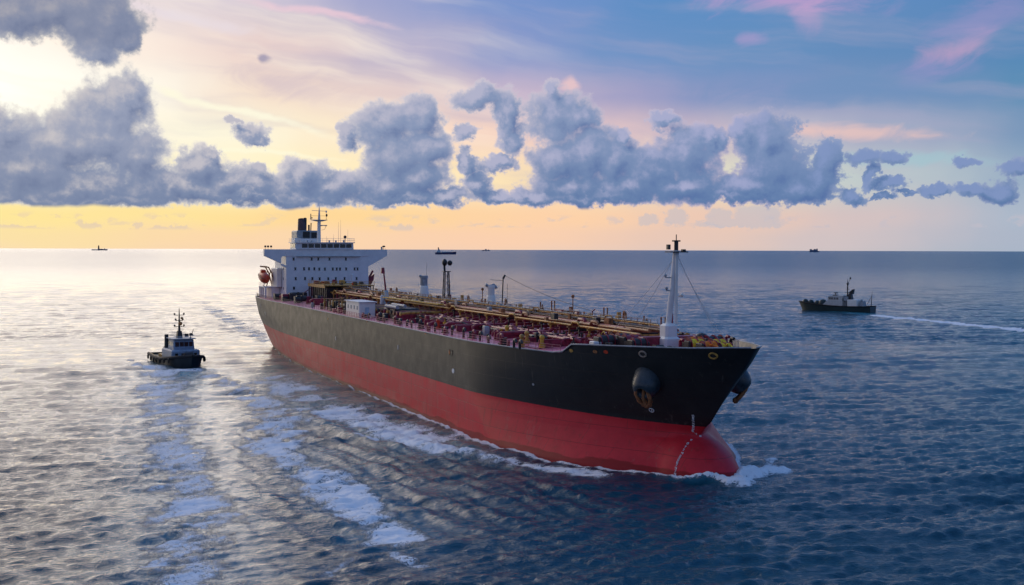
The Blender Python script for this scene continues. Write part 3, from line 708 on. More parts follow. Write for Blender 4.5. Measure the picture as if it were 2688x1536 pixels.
part(MB().tube([(17, -4.9, 38.75), (17, -4.9, 39.9), (17, -.4, 39.9), (17, -.4, 38.75)], .035, 4).tube([(16, -4.2, 39.9), (18, -1, 39.9)], .03, 4), 'platform_rail', darkm, rm)
part(MB().tube([(17.3, -2.2, 36.8), (17.6, -1.2, 37.0), (17.6, -.4, 36.7)], .06, 4).tube([(17.6, -.4, 37.2), (17.6, -.9, 35.9), (17.6, -1.9, 35.6)], .06, 4), 'radar_arm', darkm, rm)
part(MB().box(17.4, 17.7, -2.1, -.2, 36.9, 37.15), 'radar_scanner', grey, rm)
# funnel and engine casing
part(MB().box(1, 9, -7.4, -.6, 27.0, 35.6, bevel=.3), 'engine_casing', paint('weathered grey casing', (.26, .28, .30), .45, rust=.3, streak=True))
part(MB().box(9.0, 9.12, -5.6, -3.5, 31.0, 35.3).box(9.0, 9.12, -3.0, -1.1, 31.2, 35.0), 'casing_louvre', black)
fu = part(MB().tube([(5, -5.0, 35.3), (4.8, -5.0, 37.5), (4.4, -5.0, 39.2)], [1.35, 1.25, 1.05], 16), 'funnel', paint('funnel paint', (.10, .05, .045), .4))
part(MB().tube([(4.9, -4.0, 35.5), (5.1, -4.0, 38.6), (4.7, -3.9, 39.4)], .5, 8).tube([(5.8, -3.0, 35.5), (5.8, -3.0, 37.4)], .28, 8).tube([(5.8, -2.4, 35.5), (5.8, -2.3, 38.0)], .18, 6), 'exhaust_pipe', black, fu)
part(MB().box(6.0, 10.5, -8.4, -6.6, 31.9, 33.2).box(9, 12, -7, -2, 31.9, 33.1), 'casing_house', white)
# antennas and dome
for x, y, h in ((17.5, 3.3, 6.2), (17.0, 4.1, 6.8), (15.6, 6.7, 4.0), (18.2, 1.6, 2.4), (18.5, -.6, 1.8)):
    part(MB().tube([(x, y, 31.98), (x, y, 31.98+h)], .055, 4, .02), 'antenna', grey)
part(MB().ball((18, 5.2, 33.6), .48).tube([(18, 5.2, 31.98), (18, 5.2, 33.3)], .12, 6), 'satellite_dome', darkm)
for y in (-6.5, -5.2, .2, 2.2, 4.6): part(MB().box(18.4, 18.9, y-.2, y+.2, 31.99, 32.5+.2*abs(math.sin(y*3)), bevel=.05), 'roof_box', grey)
# poop: white side structure with openings, davit frame
part(MB().box(2.0, 11, -17.8, -13.12, 18.35, 18.6), 'poop_deck', white)
for x in (2.2, 4.6, 7.2, 10.6): part(MB().box(x, x+.55, -17.7, -17.2, 15.3, 18.35), 'pillar', white)
part(MB().box(2.4, 10.9, -15.6, -13.2, 15.3, 18.3), 'poop_house', cream)
part(MB().box(5.4, 14, -14.6, -13.12, 18.61, 24.2, bevel=.2), 'casing_side', cream)
railing([(2.1, -17.7, 18.6), (11, -17.7, 18.6)], 1.0)
for x in (3.6, 8.4):
    part(MB().tube([(x, -14.0, 18.6), (x, -15.0, 22.6), (x, -16.0, 24.4), (x, -17.6, 24.6)], .22, 6).tube([(x, -16.6, 18.6), (x, -15.4, 23.2)], .16, 6), 'davit', rustm)
part(MB().tube([(3.6, -17.0, 24.7), (8.4, -16.6, 24.7)], .08, 5), 'davit_beam', rustm)
# port side lifeboat davit glimpsed beyond the house
part(MB().tube([(13, 13.2, 16), (13, 14, 21), (13, 15.3, 23.3)], .35, 6).prism([(13.0, 20.3), (15.8, 22.4), (15.6, 20.6), (14.0, 17.6), (13.0, 17.0)], 0, 11, 13), 'davit', maroon)

def lathe_boat():
    mb = MB(); n = 14; sec = [(-4.2, .15, .2), (-3.8, .8, .9), (-2.6, 1.3, 1.35), (-.8, 1.5, 1.55), (1.4, 1.5, 1.55), (3.0, 1.15, 1.3), (3.9, .6, .8), (4.3, .1, .15)]
    vs = []; fs = []
    for x, w_, h_ in sec:
        for k in range(n):
            a = 2*math.pi*k/n; vs.append((x, w_*math.cos(a), h_*math.sin(a)*(1.0 if math.sin(a) > 0 else 1.05)))
    for i in range(len(sec)-1):
        for k in range(n): fs.append((i*n+k, i*n+(k+1) % n, (i+1)*n+(k+1) % n, (i+1)*n+k))
    return mb.add(vs, fs, True)
lx, ly = ship_to_world(6.0, -16.9)
lb = empty('lifeboat', (lx, ly, 21.3), SHIP_A - math.pi/2); lb.rotation_euler = (0, R(9), SHIP_A - math.pi/2)
tag(lb, 'orange enclosed lifeboat hanging in its davits at the stern of the tanker', 'lifeboat')
part(lathe_boat(), 'hull', orange, lb)
part(MB().box(-2.4, -.6, -.8, .8, 1.2, 2.1, bevel=.25), 'canopy', orange, lb)
part(MB().tube([(-3.7, -.9, .3), (-2.4, -1.38, .3), (-.8, -1.58, .3), (1.4, -1.58, .3), (3, -1.22, .3), (3.8, -.7, .3)], .09, 5), 'fender_strip', black, lb)
for x in (-1.4, .4, 2.0): part(MB().box(x-.2, x+.2, -1.5, -1.32, .6, .95), 'window', glass, lb)

# ---- pipe rack down the centre line
rack_z = 18.0
for i, (y, z, r_, mt) in enumerate([(-6.0, 18.0, .20, gold), (-5.2, 18.35, .26, brown), (-4.3, 18.35, .30, maroon), (-3.4, 18.30, .30, brown), (-2.5, 18.35, .24, darkm), (-1.6, 18.30, .30, brown), (-.7, 18.45, .20, rustm),
        (.4, 18.35, .26, brown), (1.3, 18.3, .20, maroon), (2.4, 18.2, .26, rustm), (-3.0, 19.25, .13, gold), (-1.0, 19.25, .12, grey)]):
    x0 = 24 + (i % 3)*3; x1 = 223 - (i*7 % 5)*2.0
    pts = []
    x = x0; jog = random.uniform(-.2, .2)
    while x < x1:
        pts.append((x, y, z))
        step = random.uniform(22, 38)
        if x + step < x1 - 8:
            pts += [(x+step, y, z), (x+step+.6, y, z+.55), (x+step+2.4, y, z+.55), (x+step+3.0, y, z)]
            x += step + 3.0
        else: x = x1; pts.append((x1, y, z))
    part(MB().tube(pts, r_, 6), 'pipe', mt)
part(MB().box(24, 221, -3.25, -2.05, 18.80, 18.90), 'catwalk', paint('catwalk grating', (.14, .10, .07), .7, rust=.7, scale=2))
railing([(26, -3.25, 18.9), (221, -3.25, 18.9)], 1.0, 98, .035, 2, rustm, 'catwalk_railing')
railing([(26, -2.05, 18.9), (221, -2.05, 18.9)], 1.0, 98, .035, 2, grey, 'catwalk_railing')
for i, x in enumerate(np.arange(27, 222, 3.6)):
    mb = MB(); 
    for y in (-6.1, -2.0, 2.6): mb.box(x-.12, x+.12, y-.12, y+.12, 15.3, 17.95)
    mb.box(x-.14, x+.14, -6.5, 3.0, 17.55, 17.85)
    if i % 2: mb.tube([(x, -6.1, 15.6), (x, -2.0, 17.5)], .07, 4)
    part(mb, 'pipe_support', [brown, darkm, gold, maroon][i % 4])
# aft stores platform (higher block before the deckhouse)
part(MB().box(27, 47, -8.2, 6, 19.7, 19.95).box(27, 47, -8.3, -8.1, 19.2, 20.1), 'platform', gold)
for x in np.arange(27.3, 47.5, 2.4): part(MB().box(x-.12, x+.12, -8.1, -7.8, 15.4, 19.7).box(x-.1, x+.1, 5.6, 5.9, 15.4, 19.7), 'platform_leg', darkm)
railing([(27, -8.2, 19.95), (47, -8.2, 19.95), (47, 6, 19.95)], 1.05, 10, .05, 2, gold, 'platform_railing')
part(MB().box(29, 45, -7.2, 5, 15.5, 19.3), 'machinery_block', darkm)
for i in range(16):
    x = random.uniform(28, 46); y = random.uniform(-7, 5); s_ = random.uniform(.4, .9)
    part(MB().box(x-s_, x+s_, y-s_*.7, y+s_*.7, 19.96, 19.96+random.uniform(.5, 1.3), bevel=.1), 'deck_box', random.choice([rustm, maroon, brown, orange, gold, darkm]))

# ---- starboard deck: cross pipes, valves, boxes, girders
def goose(x, y, h, mt, r_=.2, dx=.8, nm='vent_pipe'):
    z = deckz(x, y); return part(MB().tube([(x, y, z), (x, y, z+h*.8), (x+dx*.3, y, z+h), (x+dx*.8, y, z+h*.95), (x+dx, y, z+h*.7)], r_, 6), nm, mt)
for i, x in enumerate(np.arange(52, 214, 4.05)):       # branch lines from the rack out to the tanks
    L_ = random.uniform(-16, -9.5); yy = -6; z0 = 16.1 + random.uniform(0, .5)
    xx = x + random.uniform(-1, 1); mt = random.choice([maroon, maroon, maroon, darkm, brown])
    lo = deckz(xx, L_)
    part(MB().tube([(xx, -1, z0+.6), (xx, yy, z0+.5), (xx, yy-.8, z0), (xx, L_+.6, z0), (xx, L_, z0-.35), (xx, L_, lo)], random.uniform(.18, .34), 6), 'branch_pipe', mt)
for i, x in enumerate(np.arange(56, 212, 9.0)):
    for y0, y1 in ((-15.5, -7.0),):
        part(MB().box(x-.18, x+.18, y0, y1, 15.2, 16.2 + .35*(i % 2), taper=.0), 'deck_girder', maroon)
for i, (y, r_, mt) in enumerate([(-7.4, .28, maroon), (-8.5, .22, maroon), (-9.8, .32, maroon), (-11.2, .22, darkm)]):
    pts = []; x = 50 + i*3
    while x < 208 - i*3:
        z = deckz(x, y) + .75
        pts += [(x, y, z), (x+9, y, z), (x+9.5, y-.5, z+.3), (x+11, y-.5, z+.3), (x+11.5, y, z)]; x += 12
    part(MB().tube(pts, r_, 6), 'deck_pipe', mt)
def valve(x, y, mt, h=1.5):
    z = deckz(x, y); mb = MB().tube([(x, y, z), (x, y, z+h)], .13, 5).tube([(x, y, z+h*.25), (x, y, z+h*.55)], .36, 7)
    mb.tube([(x+.32*math.cos(a), y+.32*math.sin(a), z+h) for a in np.linspace(0, 6.283, 9)], .06, 4)
    return part(mb, 'valve', mt)
for i in range(46):
    x = random.uniform(60, 214); valve(x, random.uniform(-13, -6.8), random.choice([maroon, darkm, maroon, brown, yellow]), random.uniform(1.1, 2.0))
for i in range(40):
    x = random.uniform(70, 214); y = random.choice([random.uniform(-18.6, -16.5), random.uniform(-14, -8)]); s_ = random.uniform(.25, .6)
    z = deckz(x, y)
    part(MB().box(x-s_, x+s_, y-s_*.8, y+s_*.8, z, z+random.uniform(.7, 1.6), bevel=.08), 'deck_box', random.choice([darkm, darkm, black, maroon, grey]))
for i in range(26):
    x = 100 + i*4.4 + random.uniform(-1, 1); goose(x, -18.4 + random.uniform(-.3, .5), random.uniform(1.0, 1.7), random.choice([maroon, darkm, black, darkm]), .22)
for (x, y, mt) in ((164, -15.8, orange), (209.5, -15.2, yellow), (206.0, -17.0, gold), (201, -14, gold), (188, -12.0, yellow)):
    z = deckz(x, y); part(MB().tube([(x, y, z), (x, y, z+.55)], .5, 8).tube([(x, y, z+.55), (x, y, z+1.5)], .30, 8).ball((x, y, z+1.55), .42, 8, 5), 'mushroom_vent', mt)
for i in range(9):
    x = 92 + i*13.5; z = deckz(x, -17.6)
    part(MB().tube([(x-.7, -17.6, z), (x-.7, -17.6, z+1.0)], .34, 8).box(x-1.2, x+1.2, -18.0, -17.2, z, z+.15).tube([(x+.7, -17.6, z), (x+.7, -17.6, z+1.0)], .34, 8).tube([(x-.7, -17.6, z+1.0), (x-.7, -17.6, z+1.12)], .44, 8).tube([(x+.7, -17.6, z+1.0), (x+.7, -17.6, z+1.12)], .44, 8), 'bollard', darkm)
part(MB().add([(x+dx, y, deckz(x, y)+.03) for x in (70, 210) for y in (-16.3, -15.2) for dx in (0,)], [(0, 1, 3, 2)]), 'walkway', paint('pale pink walkway', (.46, .10, .14), .4, var=.2))
# side railings
for s_, x0, x1 in ((-1, 84, 217), (1, 40, 217)):
    pts = [(X, side_y(X, 15.2, s_, .35), 15.25) for X in np.linspace(x0, x1, 24)]
    railing(pts, 1.05, 3, .04, 3, paint('pink railing', (.50, .16, .17), .5, rust=.4) if s_ < 0 else rustm, 'deck_railing')
pts = [(X, side_y(X, 15.2, -1, .3), 15.4) for X in np.linspace(1, 84, 14)]
railing(pts, 1.05, 4, .035, 3, darkm, 'deck_railing')
# aft starboard machinery by the deckhouse
for i in range(24):
    x = random.uniform(21.5, 58); y = random.uniform(-17.5, -9); s_ = random.uniform(.5, 1.3); z = deckz(x, y)
    if i % 3: part(MB().box(x-s_, x+s_, y-s_, y+s_, z, z+random.uniform(.8, 2.2), bevel=.12), 'deck_box', random.choice([darkm, maroon, darkm, black]))
    else: part(MB().tube([(x, y-s_, z+.9), (x, y+s_, z+.9)], .8, 10).box(x-.9, x+.9, y-s_-.1, y-s_+.1, z, z+1.8), 'winch', darkm)
for x in (22, 26, 30): part(MB().ball((x, -15.3, 16.1), .9, 10, 6, (1.2, .8, 1)), 'rope_drum', darkm)
part(MB().box(22.5, 26.5, -6.2, -2.6, 16.2, 19.2, taper=-.15).tube([(21.8, -8.6, 16.8), (23.2, -5.6, 19.0)], .12, 5), 'hopper', maroon)
part(MB().tube([(22, 6.4, 16), (22, 6.4, 22.2)], .42, 10).ball((22, 6.4, 22.2), .42, 10, 6), 'vent_post', white)
# white cabin on the starboard edge, dark cabin next to it
cab = part(MB().box(110.5, 121.5, -19.0, -15.4, 15.2, 18.5, bevel=.12), 'cabin', cream)
part(MB().box(110.2, 121.9, -19.3, -15.1, 18.5, 18.64), 'cabin_roof', white, cab)
for x in (112.4, 115, 117.6, 120): part(MB().box(x-.45, x+.45, -19.08, -19.0, 16.9, 17.7), 'louvre', grey, cab)
part(MB().box(121.5, 121.58, -17.7, -16.8, 15.4, 17.4), 'door', bluegrey, cab)
for s_ in (0, 1):
    part(MB().box(124+s_*5, 128+s_*5, -14.5, -9.0, 15.3, 17.6, bevel=.3), 'dark_cabin', darkm)
part(MB().tube([(126, -14.3, 17.9), (134, -14.3, 17.9)], .4, 8).tube([(124, -12.3, 18.1), (133, -12.3, 18.1)], .34, 8), 'manifold_pipe', grey)
for i, x in enumerate(np.arange(104, 139, 2.3)):
    part(MB().tube([(x, -4, 17.0), (x, -13.5, 17.0), (x, -15.0, 16.8)], .26, 8).tube([(x, -14.9, 16.8), (x, -15.15, 16.8)], .45, 8), 'manifold_pipe', [darkm, brown, maroon, gold][i % 4])
part(MB().box(100, 140, -7.5, -6.2, 18.6, 18.8), 'manifold_platform', yellow)
railing([(100, -7.5, 18.8), (140, -7.5, 18.8)], 1.0, 22, .04, 2, gold, 'platform_railing')
# dark frames aft of the cabin
for i, x in enumerate(np.arange(84, 110, 2.8)):
    part(MB().box(x-.1, x+.1, -17.5, -17.2, 15.2, 17.9).box(x-.1, x+.1, -13.2, -12.9, 15.2, 18.2).box(x-.1, x+.1, -17.5, -12.9, 17.6, 17.8), 'frame', [gold, darkm, rustm][i % 3])
part(MB().tube([(84, -15.5, 16.6), (109, -15.5, 16.6)], .5, 8), 'tank', darkm); part(MB().box(86, 90, -17, -14, 15.3, 17.3), 'deck_box', black)

# ---- king posts, crane posts, lattice tower
def post(x, y, w_, z0, z1, mt, topm, hood=True):
    mb = MB(); secs = [(z0, 1.55), (z0+(z1-z0)*.10, 1.45), (z0+(z1-z0)*.45, 1.2), (z0+(z1-z0)*.68, .95), (z0+(z1-z0)*.72, .85)]
    n = 12; vs = [(x+w_*r_*math.cos(2*math.pi*k/n), y+w_*r_*math.sin(2*math.pi*k/n), z) for z, r_ in secs for k in range(n)]
    mb.add(vs, [(i*n+k, i*n+(k+1) % n, (i+1)*n+(k+1) % n, (i+1)*n+k) for i in range(len(secs)-1) for k in range(n)] + [tuple(range((len(secs)-1)*n, len(secs)*n))], True)
    a = part(mb, 'crane_post', mt)
    part(MB().tube([(x, y, z0+(z1-z0)*.72), (x, y, z1-.5)], [w_*.85, w_*.85], 10).tube([(x, y, z1-.5), (x, y, z1)], [w_*1.0, w_*.9], 10), 'post_head', topm, a)
    return a
a = post(108.5, 0, 1.02, 15.6, 23.9, cream, grey)
part(MB().tube([(108.5, .6, 23.9), (108.5, .7, 26.6), (108.5, .4, 26.8)], .05, 4).ball((108.5, -.9, 23.8), .35, 8, 5), 'antenna', grey, a)
b_ = post(150.5, 0, .88, 15.6, 22.9, cream, cream)
part(MB().tube([(150.5, -1.2, 23.0), (150.5, -.4, 22.6), (150.5, .6, 22.9), (150.5, 1.2, 22.3)], .32, 8), 'hood', grey, b_)
part(MB().tube([(151.5, 1.9, 16), (151.5, 2.2, 24.3)], .12, 5).tube([(151.5, 2.2, 24.2), (151.5, 2.6, 24.9)], .22, 5).tube([(151.5, 2.2, 23.8), (151.5, -.6, 24.0)], .05, 4).tube([(151.5, 3.1, 23.2), (151.5, 3.1, 17)], .04, 4), 'derrick', darkm, b_)
part(MB().tube([(151.5, 2.6, 24.8)] + [(151.5 + 39*t, 2.6, 24.8 - 5.2*t - 2.0*t*(1-t)) for t in np.linspace(.1, 1, 9)], .04, 4), 'stay_wire', darkm, b_)
part(MB().box(149.5, 153, 1.8, 4.6, 16.2, 18.8, bevel=.3), 'winch_cover', paint('blue cover', (.03, .06, .16), .6))
part(MB().tube([(190.5, 2.6, 16), (190.5, 2.6, 19.6), (190.5, 3.1, 19.9)], .12, 5), 'cable_post', maroon)
def tower(x, y, w_, z0, z1):
    t_ = empty_part('lattice_tower', (0, 0, 0)); h = (z1-z0)*.78
    for sx in (-1, 1):
        for sy in (-1, 1): part(MB().tube([(x+sx*w_, y+sy*w_, z0), (x+sx*w_*.6, y+sy*w_*.6, z0+h)], .13, 5), 'leg', darkm, t_)
    mb = MB(); nseg = 6
    for i in range(nseg):
        a0 = i/nseg; a1 = (i+1)/nseg; w0 = w_*(1-.4*a0); w1 = w_*(1-.4*a1); za, zb = z0+h*a0, z0+h*a1
        for (p, q) in (((-1, -1), (1, -1)), ((1, -1), (1, 1)), ((1, 1), (-1, 1)), ((-1, 1), (-1, -1))):
            mb.tube([(x+p[0]*w0, y+p[1]*w0, za), (x+q[0]*w1, y+q[1]*w1, zb)], .05, 4); mb.tube([(x+p[0]*w1, y+p[1]*w1, zb), (x+q[0]*w1, y+q[1]*w1, zb)], .05, 4)
    part(mb, 'bracing', grey, t_)
    part(MB().box(x-.8, x+.8, y-.8, y+.8, z0+h, z0+h+.15), 'platform', darkm, t_)
    part(MB().tube([(x-.3, y-.3, z0+h), (x-.3, y-.4, z1-.6)], .26, 6).ball((x-.2, y-.35, z1-.4), .75, 8, 6, (1, .8, 1.1)).ball((x+.3, y+.7, z1-.5), .6, 8, 6), 'floodlight', black, t_)
def empty_part(name, loc): 
    e = empty(name, loc); e.parent = ship; return e
tower(124, 0, .72, 16.5, 27.5)
# slim red and white derrick abreast of the cabin
part(MB().tube([(97, -5.5, 15.4), (97, -5.6, 20.2)], [.95, .42], 10), 'derrick_base', bluegrey)
part(MB().tube([(97, -6.6, 15.4), (97, -6.6, 18.6)], .5, 10).ball((97, -6.6, 18.6), .5, 10, 6), 'vent_post', white)
part(MB().tube([(97, -5.7, 20.0), (97, -6.3, 25.2)], .26, 6, .16), 'derrick', maroon)
part(MB().box(96.7, 97.3, -6.9, -6.0, 24.2, 25.6, taper=.3), 'derrick_head', maroon)
# bits standing along the far side of the rack
for i in range(34):
    x = 60 + i*4.6 + random.uniform(-1, 1); y = random.uniform(3.4, 6.5); z = deckz(x, y); h = random.uniform(2.6, 4.4) if x < 165 else random.uniform(3.6, 5.2)
    mt = random.choice([gold, rustm, brown, maroon, orange if i % 5 == 0 else rustm])
    if i % 4 == 0: part(MB().tube([(x, y, z), (x, y, z+h), (x+1.3, y, z+h), (x+1.3, y, z)], .13, 5), 'hoop_frame', mt)
    elif i % 4 == 1: part(MB().box(x-.25, x+.25, y-.3, y+.3, z, z+h), 'locker', mt)
    elif i % 4 == 2: goose(x, y, h, mt, .22)
    else: part(MB().tube([(x, y, z), (x, y, z+h)], .14, 5).tube([(x+.9, y, z), (x+.9, y, z+h*.9)], .14, 5).tube([(x-.2, y, z+h*.8), (x+1.2, y, z+h*.8)], .08, 4), 'hoop_frame', mt)
for x, s_, mt in ((70, 1.2, darkm), (78, 1.0, maroon), (136, 1.0, gold), (141, 1.3, gold), (172, 1.6, maroon), (179, 1.4, maroon), (88, 1.2, darkm)):
    y = 5; z = deckz(x, y)
    part(MB().box(x-s_, x+s_, y-1, y+1, z, z+2.6, bevel=.15).tube([(x-s_, y, z+2.9), (x+s_, y, z+2.9)], .55, 8), 'winch', mt)
for x, y in ((142, 1.5), (116, 3.5), (182, 3.0)):
    part(MB().tube([(x, y, 16), (x, y, 21.6)], .09, 5).ball((x, y, 21.8), .32, 8, 5), 'lamp_post', rustm)
for i in range(60):
    x = random.uniform(26, 214); y = random.uniform(-6.5, 3.0); z = 18.6 if y > -6 else 18.3; r_ = random.uniform(.18, .4)
    part(MB().box(x-r_*2, x+r_*2, y-r_, y+r_, z, z+random.uniform(.4, 1.0), bevel=.05), 'pipe_clamp', random.choice([rustm, brown, gold, darkm, grey]))

# ---- forecastle
before = set(ship.children)
fz = 16.2
part(MB().box(220.6, 222.7, -1.7, .2, 18.0, 20.0, bevel=.3).box(220.4, 223.0, -2.0, .5, 16.2, 18.2, bevel=.3), 'mast_house', white)
fm_ = part(MB().tube([(221.5, -.7, 19.9), (222, -.35, 25), (222.3, 0, 30.2)], [.42, .42, .42], 14), 'foremast', white)
part(MB().box(221.4, 223.2, -1.3, 1.4, 29.9, 30.05), 'mast_platform', darkm, fm_)
part(MB().tube([(222.3, 0, 30.0), (222.3, 0, 31.6)], .30, 8).tube([(222.3, 0, 31.6), (222.3, 0, 32.4)], .07, 5).box(222.0, 222.6, -.5, .5, 31.4, 31.6), 'mast_head', darkm, fm_)
part(MB().box(221.9, 222.4, -1.35, -.95, 30.3, 31.0).box(221.9, 222.4, 1.0, 1.5, 30.05, 30.35), 'mast_lamp', darkm, fm_)
for y, z in ((-1.5, 26.4), (-1.3, 24.6)): part(MB().tube([(222, -.4, z), (222, y, z), (222, y-.1, z+.5)], .08, 5).ball((222, y, z+.3), .22, 8, 5), 'mast_lamp', grey, fm_)
part(MB().tube([(222, -.4, 23.8), (222, 1.1, 23.8)], .07, 5).ball((222, 1.1, 23.95), .28, 8, 5), 'mast_horn', cream, fm_)
part(MB().box(222.6, 222.75, -.35, .05, 20, 29.6), 'ladder', cream, fm_)
for a_, b2 in (((222.3, .2, 29.6), (232.5, 1.2, 17.4)), ((222.3, .1, 29.0), (233.3, 2.0, 17.2)), ((222.3, -.2, 29.4), (206, 2, 18.5)), ((222.3, .2, 29.4), (222, 8, 17)), ((222.3, -.2, 29.2), (212, -6, 17))):
    pts = [Vector(a_).lerp(Vector(b2), t) - Vector((0, 0, 1.2*t*(1-t))) for t in np.linspace(0, 1, 8)]
    part(MB().tube(pts, .022, 4), 'stay_wire', grey, fm_)
for o_ in ship.children:
    if o_ not in before: o_.location = (5.2, -2.9, -.25)
def windlass(x, y, ropem, s_=1.0, coil=True):
    e = empty_part('winch', (x, y, fz))
    part(MB().tube([(0, -1.0*s_, 1.0*s_), (0, 1.0*s_, 1.0*s_)], .82*s_, 12), 'drum', ropem, e)
    for yy in (-1.05, 0, 1.05): part(MB().tube([(0, (yy-.06)*s_, 1.0*s_), (0, (yy+.06)*s_, 1.0*s_)], .98*s_, 14), 'flange', maroon, e)
    part(MB().box(-.9*s_, .9*s_, -1.6*s_, -1.2*s_, -.3, 1.6*s_, bevel=.1).box(-.7*s_, .7*s_, 1.2*s_, 1.6*s_, -.3, 1.3*s_, bevel=.1), 'frame', darkm, e)
    if coil:
        pts = [(1.4*s_+math.cos(a)*(.75-.02*a)*s_, math.sin(a)*(.8-.02*a)*s_, -.1+.085*a) for a in np.linspace(0, 18, 70)]
        part(MB().tube(pts, .17*s_, 5), 'rope', ropem, e)
    return e
for x, y, m_, s_ in ((232.8, -3.2, rope_o, 1.05), (233.6, -.6, darkm, 1.1), (235.2, -4.4, rope_y, 1.0), (236.8, -2.0, rope_y, 1.0), (238.8, -4.6, rope_o, .95), (239.2, -2.4, rope_y, .8),
                     (224.5, -12.5, darkm, 1.0), (226.5, -9.5, maroon, 1.05), (222.5, -8.5, darkm, 1.0), (229.5, -10.0, darkm, .9), (232.0, .6, darkm, .9)):
    x, y = x - 2.2, y + 1.4
    windlass(x, y, m_, s_, m_ in (rope_o, rope_y))
part(MB().tube([(230.0, -.2, 15.6), (230.0, -.2, 17.9)], .95, 14).ball((230.0, -.2, 17.9), .95, 14, 6, (1, 1, .7)), 'ventilator', darkm)
part(MB().box(224.6, 226.6, -7.5, 3, 15.6, 17.9, bevel=.15), 'store_house', maroon)
for i in range(26):
    x = random.uniform(222, 240); ym = max(.6, float(hb(np.float64(x), np.float64(16.0)))-1.6); y = float(yc(x)) + random.uniform(-ym, ym)
    if abs(y+3) < 2.0 and 224 < x < 230: continue
    k = i % 4; s_ = random.uniform(.25, .55); z = fz - .3; mt = random.choice([darkm, maroon, darkm, black, grey, brown])
    if k == 0: part(MB().tube([(x, y, z), (x, y, z+1.9), (x+.3, y, z+2.2), (x+.8, y, z+2.1)], .22, 8), 'vent_pipe', mt)
    elif k == 1: part(MB().box(x-s_*1.4, x+s_*1.4, y-s_, y+s_, z, z+random.uniform(.9, 1.9), bevel=.08), 'deck_box', mt)
    elif k == 2: part(MB().tube([(x-.5, y, z), (x-.5, y, z+1.3)], .32, 8).tube([(x+.5, y, z), (x+.5, y, z+1.3)], .32, 8).box(x-.9, x+.9, y-.4, y+.4, z, z+.15), 'bollard', mt)
    else: part(MB().tube([(x, y-.6, z+.8), (x, y+.6, z+.8)], .7, 10).box(x-.5, x+.5, y-.7, y-.6, z, z+1.5), 'reel', mt)
part(MB().box(221.6, 223.2, -13.4, -12.2, 15.4, 17.2, bevel=.1), 'deck_box', white)
part(MB().tube([(221.5, -11.4, 15.4), (221.5, -11.4, 18.2), (221.9, -11.2, 18.5), (222.3, -11.2, 18.2)], .10, 5), 'vent_pipe', yellow)
railing([(224, 5.5, 15.6), (229, 5.5, 15.6), (232, 4.5, 15.6)], 2.0, 4, .05, 2, grey, 'bow_railing')

# ---- things on the hull plating (hull surface frame)
def surf(X, z, side=-1):
    y = float(hb(np.float64(X), np.float64(z))); e = .3
    dyx = (float(hb(np.float64(X+e), np.float64(z))) - float(hb(np.float64(X-e), np.float64(z))))/(2*e)
    dyz = (float(hb(np.float64(X), np.float64(z+e))) - float(hb(np.float64(X), np.float64(z-e))))/(2*e)
    n = Vector((-dyx, 1, -dyz)); n.y *= side if side > 0 else -1
    n = Vector((-dyx, side*1.0, -dyz)).normalized()
    return Vector((X, side_y(X, z, side), z)), n
def ring_on(X, z, rx, rz, th, name, mt, side=-1, parent=None, out=.05):
    p, n = surf(X, z, side); up = (Vector((0, 0, 1)) - n*n.z).normalized(); t = up.cross(n).normalized()
    pts = [p + n*out + t*rx*math.cos(a) + up*rz*math.sin(a) for a in np.linspace(0, 2*math.pi, 19)]
    return part(MB().tube(pts, th, 5), name, mt, parent)
def plate_on(X, z, w_, h_, name, mt, side=-1, out=.03, n_=12, parent=None):
    p, n = surf(X, z, side); up = (Vector((0, 0, 1)) - n*n.z).normalized(); t = up.cross(n).normalized()
    vs = [p + n*(out+o) + t*w_*math.cos(a) + up*h_*math.sin(a) for o in (-.15, .03) for a in np.linspace(0, 2*math.pi, n_+1)[:-1]]
    return part(MB().add(vs, [tuple(range(n_-1, -1, -1)), tuple(range(n_, 2*n_))] + [(i, (i+1) % n_, n_+(i+1) % n_, n_+i) for i in range(n_)]), name, mt, parent)
for X, z, mt in ((232.9, 16.2, paint('worn beige steel', (.34, .26, .20), .6, rust=.7)), (242.4, 16.6, gold)):
    fl = ring_on(X, z, .55, .40, .13, 'fairlead', mt); plate_on(X, z, .42, .28, 'fairlead_opening', darkm, out=.02, parent=fl)
for X, z, mt in ((219.9, 15.75, gold), (224.7, 15.95, rustm), (226.7, 16.05, orange)):
    p_ = plate_on(X, z, .42, .26, 'fairlead', mt, n_=8)
